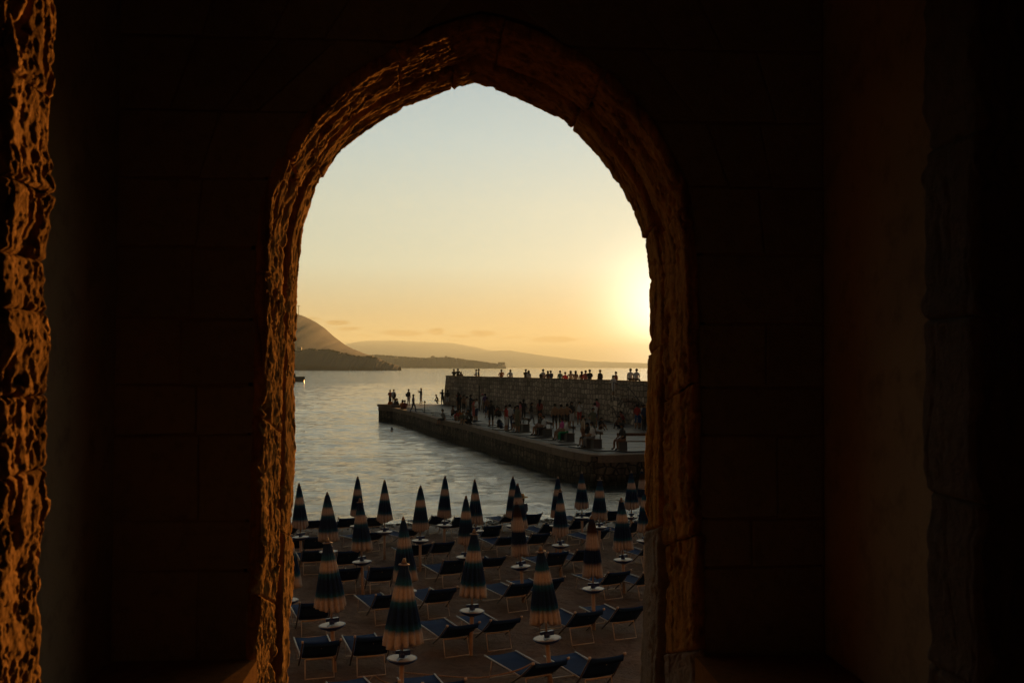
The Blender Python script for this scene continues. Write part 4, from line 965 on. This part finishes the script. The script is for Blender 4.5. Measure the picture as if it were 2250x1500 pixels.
# ------------------------------------------------------------ gate: arch, walls, inner opening
YI, YO = 3.33, 4.0
OUT = [(622, 1620), (628, 1500), (631, 1400), (636, 1300), (641, 1200), (645, 1050), (648, 900), (650, 700), (651, 560), (663, 487), (688, 430), (714, 375), (745, 332), (780, 300), (822, 273), (870, 245), (920, 223), (975, 203), (1020, 187), (1040, 181),
       (1075, 188), (1130, 208), (1172, 226), (1235, 262), (1270, 288), (1300, 320), (1335, 365), (1360, 400), (1385, 437), (1400, 475), (1413, 515), (1425, 570), (1430, 620), (1427, 700), (1424, 800), (1422, 950), (1421, 1100), (1420, 1300), (1417, 1400), (1409, 1500), (1405, 1620)]
INN = [(556, 1620), (563, 1500), (567, 1400), (574, 1230), (578, 1050), (582, 900), (584, 700), (587, 600), (592, 465), (614, 400), (640, 335), (680, 272), (740, 210), (815, 158), (880, 124), (950, 92), (1010, 70), (1060, 57),
       (1125, 70), (1180, 90), (1235, 115), (1295, 153), (1350, 205), (1400, 262), (1440, 325), (1475, 395), (1500, 470), (1512, 550), (1515, 700), (1517, 1000), (1519, 1250), (1521, 1440), (1522, 1620)]
IO, II = 19, 17
def curve_pts(px_list, apex, y, N):
    P_ = [on_y(a, b__, y) for a, b__ in px_list]; P_ = [(p.x, p.z) for p in P_]
    def resamp(seg, n):
        d = [0]
        for a, b__ in zip(seg, seg[1:]): d.append(d[-1] + math.dist(a, b__))
        out = []; j = 0
        for i in range(n):
            t_ = d[-1] * i / (n - 1)
            while j < len(d) - 2 and d[j + 1] < t_: j += 1
            k = (t_ - d[j]) / (d[j + 1] - d[j]); out.append((seg[j][0] + (seg[j + 1][0] - seg[j][0]) * k, seg[j][1] + (seg[j + 1][1] - seg[j][1]) * k))
        return out
    a = resamp(P_[:apex + 1], N // 2 + 1); b__ = resamp(P_[apex:], N // 2 + 1)
    def smooth(c_, w_=14):
        for _ in range(2):
            c_ = [(sum(c_[j][0] for j in range(i - k, i + k + 1)) / (2 * k + 1), sum(c_[j][1] for j in range(i - k, i + k + 1)) / (2 * k + 1)) for i in range(len(c_)) for k in [min(w_, i, len(c_) - 1 - i)]]
        return c_
    a = smooth(a); b__ = smooth(b__)
    return a + b__[1:]
NS = 860
CI = curve_pts(INN, II, YI, NS); CO = curve_pts(OUT, IO, YO, NS)
NS1 = len(CI)
slen = [0.0]
for a, b__ in zip(CO, CO[1:]): slen.append(slen[-1] + math.dist(a, b__))
def nrm(i, cv_):
    a = cv_[max(0, i - 6)]; b__ = cv_[min(len(cv_) - 1, i + 6)]; d = Vector((b__[0] - a[0], b__[1] - a[1])).normalized(); return Vector((d.y, -d.x))   # into the opening
def rocky(sl_, tl_, blk, rug, fs=1.0, slit=1.0):
    wx = noise.noise(Vector((sl_ * 9 * fs, tl_ * 9 * fs, 2 + blk))) * 0.03 / fs
    n1 = noise.fractal(Vector((sl_ * 4 * fs, tl_ * 6 * fs, blk * 3.7)), 0.8, 2.1, 3)
    n2_ = noise.fractal(Vector((sl_ * 26 * fs, tl_ * 34 * fs, blk)), 0.5, 2.1, 4)
    dd_, _ = noise.voronoi(Vector(((sl_ + wx) * 22.0 * fs, (tl_ + wx) * 26.0 * fs, blk * 2.3)))
    gate_ = noise.noise(Vector((sl_ * 6 * fs, tl_ * 7 * fs, 60 + blk))) + 0.12
    d = n1 * 0.011 / fs + n2_ * 0.0042 / fs + noise.noise(Vector((sl_ * 130, tl_ * 170, 3))) * 0.0010
    if gate_ > 0: d -= max(0.0, 0.52 - dd_[0]) * 0.045 / fs * min(1.0, gate_ * 5)
    if slit:
        sl2 = abs(noise.noise(Vector((sl_ * 1.8, (tl_ + wx) * 11.0, 30 + blk * 1.7)))); sg = noise.noise(Vector((sl_ * 2.6, tl_ * 3, 90 + blk)))
        if sl2 < 0.09 and sg > -0.08: d -= (0.09 - sl2) / 0.09 * 0.026 * slit * min(1, (sg + .08) * 6)
    return d * rug
rnd = random.Random(5)
gate = empty('stone_gateway', (0, YI, CAM.z - 1.5)); tag(gate, 'dark stone gateway wall with a pointed arch framing the sea', 'gateway')
def gobj(name, me, mat): 
    o = link(name, me, mat); o.parent = gate; o.location = (0, -YI, -(CAM.z - 1.5)); return o
def band_stones(t0, t1, cols, base_off, rug_l, rug_r, mean_len, front_wrap, back_wrap, seed):
    r2 = random.Random(seed); i0 = 0; blk = 0
    while i0 < NS1 - 1:
        L = r2.uniform(0.75, 1.3) * mean_len; i1 = i0
        while i1 < NS1 - 1 and slen[i1] - slen[i0] < L: i1 += 1
        if NS1 - 1 - i1 < 20: i1 = NS1 - 1
        blk += 1; off = base_off + r2.uniform(-.007, .007)
        rows = []
        step = 1
        idxs = list(range(i0, i1 + 1, step))
        for i in idxs:
            side = CI[i][0]; mid_ = 0.5 + 0.5 * max(-1, min(1, (i - NS1 * 0.56) / (NS1 * 0.08))); rug = rug_l * (1 - mid_) + rug_r * mid_
            nI = nrm(i, CI); nO = nrm(i, CO); es = min(slen[i] - slen[i0], slen[i1] - slen[i])
            jnt = -0.012 * math.exp(-(es / 0.0035) ** 2)
            row = []
            cl = [('f', k) for k in range(front_wrap, 0, -1)] + [('t', k) for k in range(cols + 1)] + [('b', k) for k in range(1, back_wrap + 1)]
            for kind, k in cl:
                if kind == 't':
                    t_ = t0 + (t1 - t0) * k / cols; y = YI + (YO - YI) * t_
                    x = CI[i][0] + (CO[i][0] - CI[i][0]) * t_; z = CI[i][1] + (CO[i][1] - CI[i][1]) * t_; n_ = nI * (1 - t_) + nO * t_
                    et = min(k, cols - k) / cols * (t1 - t0) * (YO - YI)
                    jt = 0
                    if not front_wrap or k > cols / 2: jt = -0.05 * math.exp(-(et / 0.006) ** 2) if not (back_wrap and k > cols / 2) else 0
                    d = off + rocky(slen[i], y, blk + seed, rug) + min(0, jnt + jt)
                    row.append((x + n_.x * d, y + (noise.noise(Vector((slen[i] * 9, k * .2, seed))) * 0.006), z + n_.y * d))
                elif kind == 'f':
                    dd = k * 0.012; n_ = nI; dy = noise.fractal(Vector((slen[i] * 8, dd * 30, blk)), .7, 2.1, 3) * 0.010 * rug - 0.006 + (0.03 if k == front_wrap else 0) - jnt * .6
                    d = off + rocky(slen[i], YI, blk + seed, rug) * max(0, 1 - k * .25) - dd
                    row.append((CI[i][0] + n_.x * d, YI + dy, CI[i][1] + n_.y * d))
                else:
                    dd = k * 0.03; n_ = nO; d = off + rocky(slen[i], YO, blk + seed, rug) - dd
                    row.append((CO[i][0] + n_.x * d, YO + 0.004, CO[i][1] + n_.y * d))
            rows.append(row)
        W_ = len(rows[0]); v = [p for r_ in rows for p in r_]
        f = [[a * W_ + k, a * W_ + k + 1, (a + 1) * W_ + k + 1, (a + 1) * W_ + k] for a in range(len(rows) - 1) for k in range(W_ - 1)]
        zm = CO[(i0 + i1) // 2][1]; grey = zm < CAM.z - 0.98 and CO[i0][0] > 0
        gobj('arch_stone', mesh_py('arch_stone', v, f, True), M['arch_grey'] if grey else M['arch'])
        i0 = i1
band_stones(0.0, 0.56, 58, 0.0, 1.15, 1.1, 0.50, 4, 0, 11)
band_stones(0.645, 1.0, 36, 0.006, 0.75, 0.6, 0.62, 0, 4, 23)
# solid core of the wall, with the opening cut through it
def off_curve(cv_, d):
    return [(cv_[i][0] - nrm(i, cv_).x * d, cv_[i][1] - nrm(i, cv_).y * d) for i in range(0, len(cv_), 10)]
ci, co_ = off_curve(CI, 0.055), off_curve(CO, 0.055)
zb = min(ci[0][1], ci[-1][1], co_[0][1], co_[-1][1])
def core_part(cA, yA, cB, yB, xl, xr, zt):
    n = len(cA); v = [(x, yA, z) for x, z in cA] + [(x, yB, z) for x, z in cB]; f = []
    for i in range(n - 1): f.append([i, i + 1, n + i + 1, n + i])
    k = len(v); v += [(xl, yA, cA[0][1]), (xl, yA, zt), (xr, yA, zt), (xr, yA, cA[-1][1]), (xl, yB, cB[0][1]), (xl, yB, zt), (xr, yB, zt), (xr, yB, cB[-1][1])]
    f.append(list(range(n)) + [k + 3, k + 2, k + 1, k]); f.append(([n + i for i in range(n)] + [k + 7, k + 6, k + 5, k + 4])[::-1])
    f += [[k, k + 1, k + 5, k + 4], [k + 1, k + 2, k + 6, k + 5], [k + 2, k + 3, k + 7, k + 6]]
    return fix_normals(mesh_py('wall_core', v, f))
gobj('wall_core', core_part(ci, YI + 0.0075, co_, YO - 0.01, -26, 30, 13.5), M['facade'])
bb = MB(); bb.box((2, (YI + YO) / 2 + 0.01, zb / 2 - 0.3), (56, YO - YI - 0.05, zb + 0.58)); gobj('wall_base', bb.mesh('wall_base'), M['facade'])
# coursed blocks on the inner face, one object each
XL, XR = on_y(250, 900, YI).x, on_y(1812, 900, YI).x
ext = [(CI[i][0] - nrm(i, CI).x * 0.03, CI[i][1] - nrm(i, CI).y * 0.03) for i in range(NS1)]
half = NS1 // 2
def x_at(z, left):
    rng = range(half) if left else range(NS1 - 1, half, -1); prev = None
    for i in rng:
        if ext[i][1] >= z: return ext[i][0]
    return ext[half][0]
z = CAM.z - 1.45; course = 0
while z < CAM.z + 1.75:
    h_ = rnd.uniform(0.16, 0.30); z1 = min(z + h_, CAM.z + 1.8); g = 0.0008
    apexz = max(p[1] for p in ext)
    def row(xa_lo, xa_hi, xb_lo, xb_hi):          # left edge / right edge at bottom and top
        n = max(1, round(((xb_lo + xb_hi) / 2 - (xa_lo + xa_hi) / 2) / rnd.uniform(0.18, 0.34)))
        cuts = [0] + sorted(min(.95, max(.05, (k + rnd.uniform(-.25, .25)) / n)) for k in range(1, n)) + [1]
        for a, b__ in zip(cuts, cuts[1:]):
            lo0, lo1 = xa_lo + (xb_lo - xa_lo) * a, xa_lo + (xb_lo - xa_lo) * b__; hi0, hi1 = xa_hi + (xb_hi - xa_hi) * a, xa_hi + (xb_hi - xa_hi) * b__
            if min(lo1 - lo0, hi1 - hi0) < 0.03: continue
            yf = YI + rnd.uniform(-.004, 0.002); bv = 0.006
            jt_ = lambda: rnd.uniform(0, .007)
            o4 = [(lo0 + g, z + g), (lo1 - g - jt_(), z + g + jt_()), (hi1 - g - jt_(), z1 - g - jt_()), (hi0 + g, z1 - g - jt_())]; i4 = [(o4[0][0] + bv, o4[0][1] + bv), (o4[1][0] - bv, o4[1][1] + bv), (o4[2][0] - bv, o4[2][1] - bv), (o4[3][0] + bv, o4[3][1] - bv)]
            v = [(x, YI + 0.007, q) for x, q in o4] + [(x, yf + 0.002, q) for x, q in o4] + [(x, yf, q) for x, q in i4]
            f = [[3, 2, 1, 0]] + [[k, (k + 1) % 4, 4 + (k + 1) % 4, 4 + k] for k in range(4)] + [[4 + k, 4 + (k + 1) % 4, 8 + (k + 1) % 4, 8 + k] for k in range(4)] + [[8, 9, 10, 11]]
            gobj('stone', fix_normals(mesh_py('stone', v, f)), M['dark_wall'])
    if z1 < apexz - 0.02:
        row(XL, XL, min(x_at(z, True), x_at(z1, True)) if z1 < CAM.z + .3 else x_at(z, True), x_at(z1, True))
        row(x_at(z, False), x_at(z1, False), XR, XR)
    elif z < apexz:
        row(XL, XL, x_at(z, True), (XL + XR) / 2 - .02); row(x_at(z, False), (XL + XR) / 2 + .02, XR, XR)
    else: row(XL, XL, XR, XR)
    z = z1; course += 1
# side walls, ledges, floor and roof of the passage
YN0, YN1 = 1.79, 2.0
FLZ = CAM.z - 1.5
rm = empty('passage', (0, 2.6, FLZ)); tag(rm, kind='structure')
def rbox(name, x0, x1, y0, y1, z0, z1, mat, parent=rm):
    b_ = MB(); b_.box(((x0 + x1) / 2, (y0 + y1) / 2 - 2.6, (z0 + z1) / 2 - FLZ), (x1 - x0, y1 - y0, z1 - z0)); return b_.build(name, mat, parent)
lx = on_y(567, 1445, YI); rx = on_y(1525, 1438, YI)
rbox('side_wall', XL - .5, XL, YN1 + .002, YI + .03, FLZ - .2, CAM.z + 1.8, M['plaster']); rbox('side_wall', XR, XR + .5, YN1 + .002, YI + .03, FLZ - .2, CAM.z + 1.8, M['plaster'])
M['ledge'] = stone_mat('ledge_stone', (0.22, 0.11, 0.04), (0.17, 0.085, 0.03), (0.10, 0.05, 0.02), 4, 0.003, 90, 0.0)
rbox('ledge', XL + .002, lx.x, YN1 + .003, YI - .016, FLZ, lx.z, M['ledge']); rbox('ledge', rx.x, XR - .002, YN1 + .003, YI - .016, FLZ, rx.z, M['ledge'])
rbox('floor', -3, 3.2, -4, YO, FLZ - .3, FLZ - .002, M['plaster']); rbox('ceiling', XL - .5, XR + .5, YN1 + .002, YI + .03, CAM.z + 1.803, CAM.z + 2.1, M['plaster'])
rbox('room_wall', -3.3, -3, -4, YN0, FLZ - .3, CAM.z + 2.2, M['dark_wall']); rbox('room_wall', 3.2, 3.5, -4, YN0, FLZ - .3, CAM.z + 2.2, M['dark_wall'])
rbox('room_wall', -3.3, 3.5, -4.3, -4, FLZ - .3, CAM.z + 2.2, M['dark_wall']); rbox('room_ceiling', -3.3, 3.5, -4.3, YN0, CAM.z + 2.2, CAM.z + 2.5, M['dark_wall'])
# nearer opening with a weathered jamb on each side
near = empty('inner_opening', (0, YN0, FLZ)); tag(near, 'rough nearer opening whose left jamb glows orange at the photo edge', 'doorway')
xl = on_y(112, 750, YN1).x; xr = on_y(2024, 750, YN1).x; ZT = CAM.z + 1.35
def nobj(name, me, mat): o = link(name, me, mat, near); o.location = (0, -YN0, -FLZ); return o
def nbox(name, x0, x1, y0, y1, z0, z1, mat):
    b_ = MB(); b_.box(((x0 + x1) / 2, (y0 + y1) / 2, (z0 + z1) / 2), (x1 - x0, y1 - y0, z1 - z0)); return nobj(name, b_.mesh(name), mat)
nbox('wall_core', -3.0, xl - .06, YN0 + .01, YN1 - .01, FLZ, CAM.z + 2.2, M['dark_wall']); nbox('wall_core', xr + .06, 3.2, YN0 + .01, YN1 - .01, FLZ, CAM.z + 2.2, M['dark_wall'])
nbox('lintel', xl - .059, xr + .059, YN0 + .01, YN1 - .01, ZT, CAM.z + 2.199, M['dark_wall'])
def jamb(side, x, res, rug, cuts):
    zs = [CAM.z + c_ for c_ in cuts]
    for bi, (za, zb_) in enumerate(zip(zs, zs[1:])):
        n = max(8, int((zb_ - za) / res)); cols = 46; off = rnd.uniform(-.005, .005); rows = []
        for i in range(n + 1):
            z_ = za + (zb_ - za) * i / n; es = min(z_ - za, zb_ - z_); jn = -0.010 * math.exp(-(es / 0.004) ** 2); row = []
            wob = 0.010 * noise.noise(Vector((z_ * 7, side * 5, 1.0))) + 0.005 * noise.noise(Vector((z_ * 24, side * 5, 7.0)))
            for k in range(-12, cols + 9):
                if k < 0: y = YN0 + 0.01 * noise.noise(Vector((z_ * 12, k * .4, side))); d = -(-k) * 0.008 + 0.010 * noise.fractal(Vector((z_ * 10, k * .1, side)), .7, 2.1, 3) * rug
                elif k > cols: y = YN1 + 0.0; d = -(k - cols) * 0.01
                else:
                    y = YN0 + (YN1 - YN0) * k / cols; d = rocky(z_, y, bi + 60 + side, rug, 1.9, 0.45)
                e_ = min(max(k, 0), cols - min(k, cols)) / cols
                d += off + wob + jn - 0.02 * math.exp(-(e_ / .05) ** 2) * (0.5 + noise.noise(Vector((z_ * 15, 3, side))))
                row.append((x - side * d, y, z_))
            rows.append(row)
        W_ = len(rows[0]); v = [p for r_ in rows for p in r_]
        f = [[a * W_ + k, a * W_ + k + 1, (a + 1) * W_ + k + 1, (a + 1) * W_ + k] for a in range(len(rows) - 1) for k in range(W_ - 1)]
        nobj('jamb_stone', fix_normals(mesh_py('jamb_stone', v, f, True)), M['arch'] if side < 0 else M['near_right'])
jamb(-1, xl, 0.0035, 1.25, [-1.5, -.95, -.62, -.2, -.06, .1, .2, .33, .52, .72, .98, 1.35])
jamb(1, xr, 0.008, 0.3, [-1.5, -1.0, -.6, -.25, .1, .45, .8, 1.35])
bpy.context.view_layer.update()
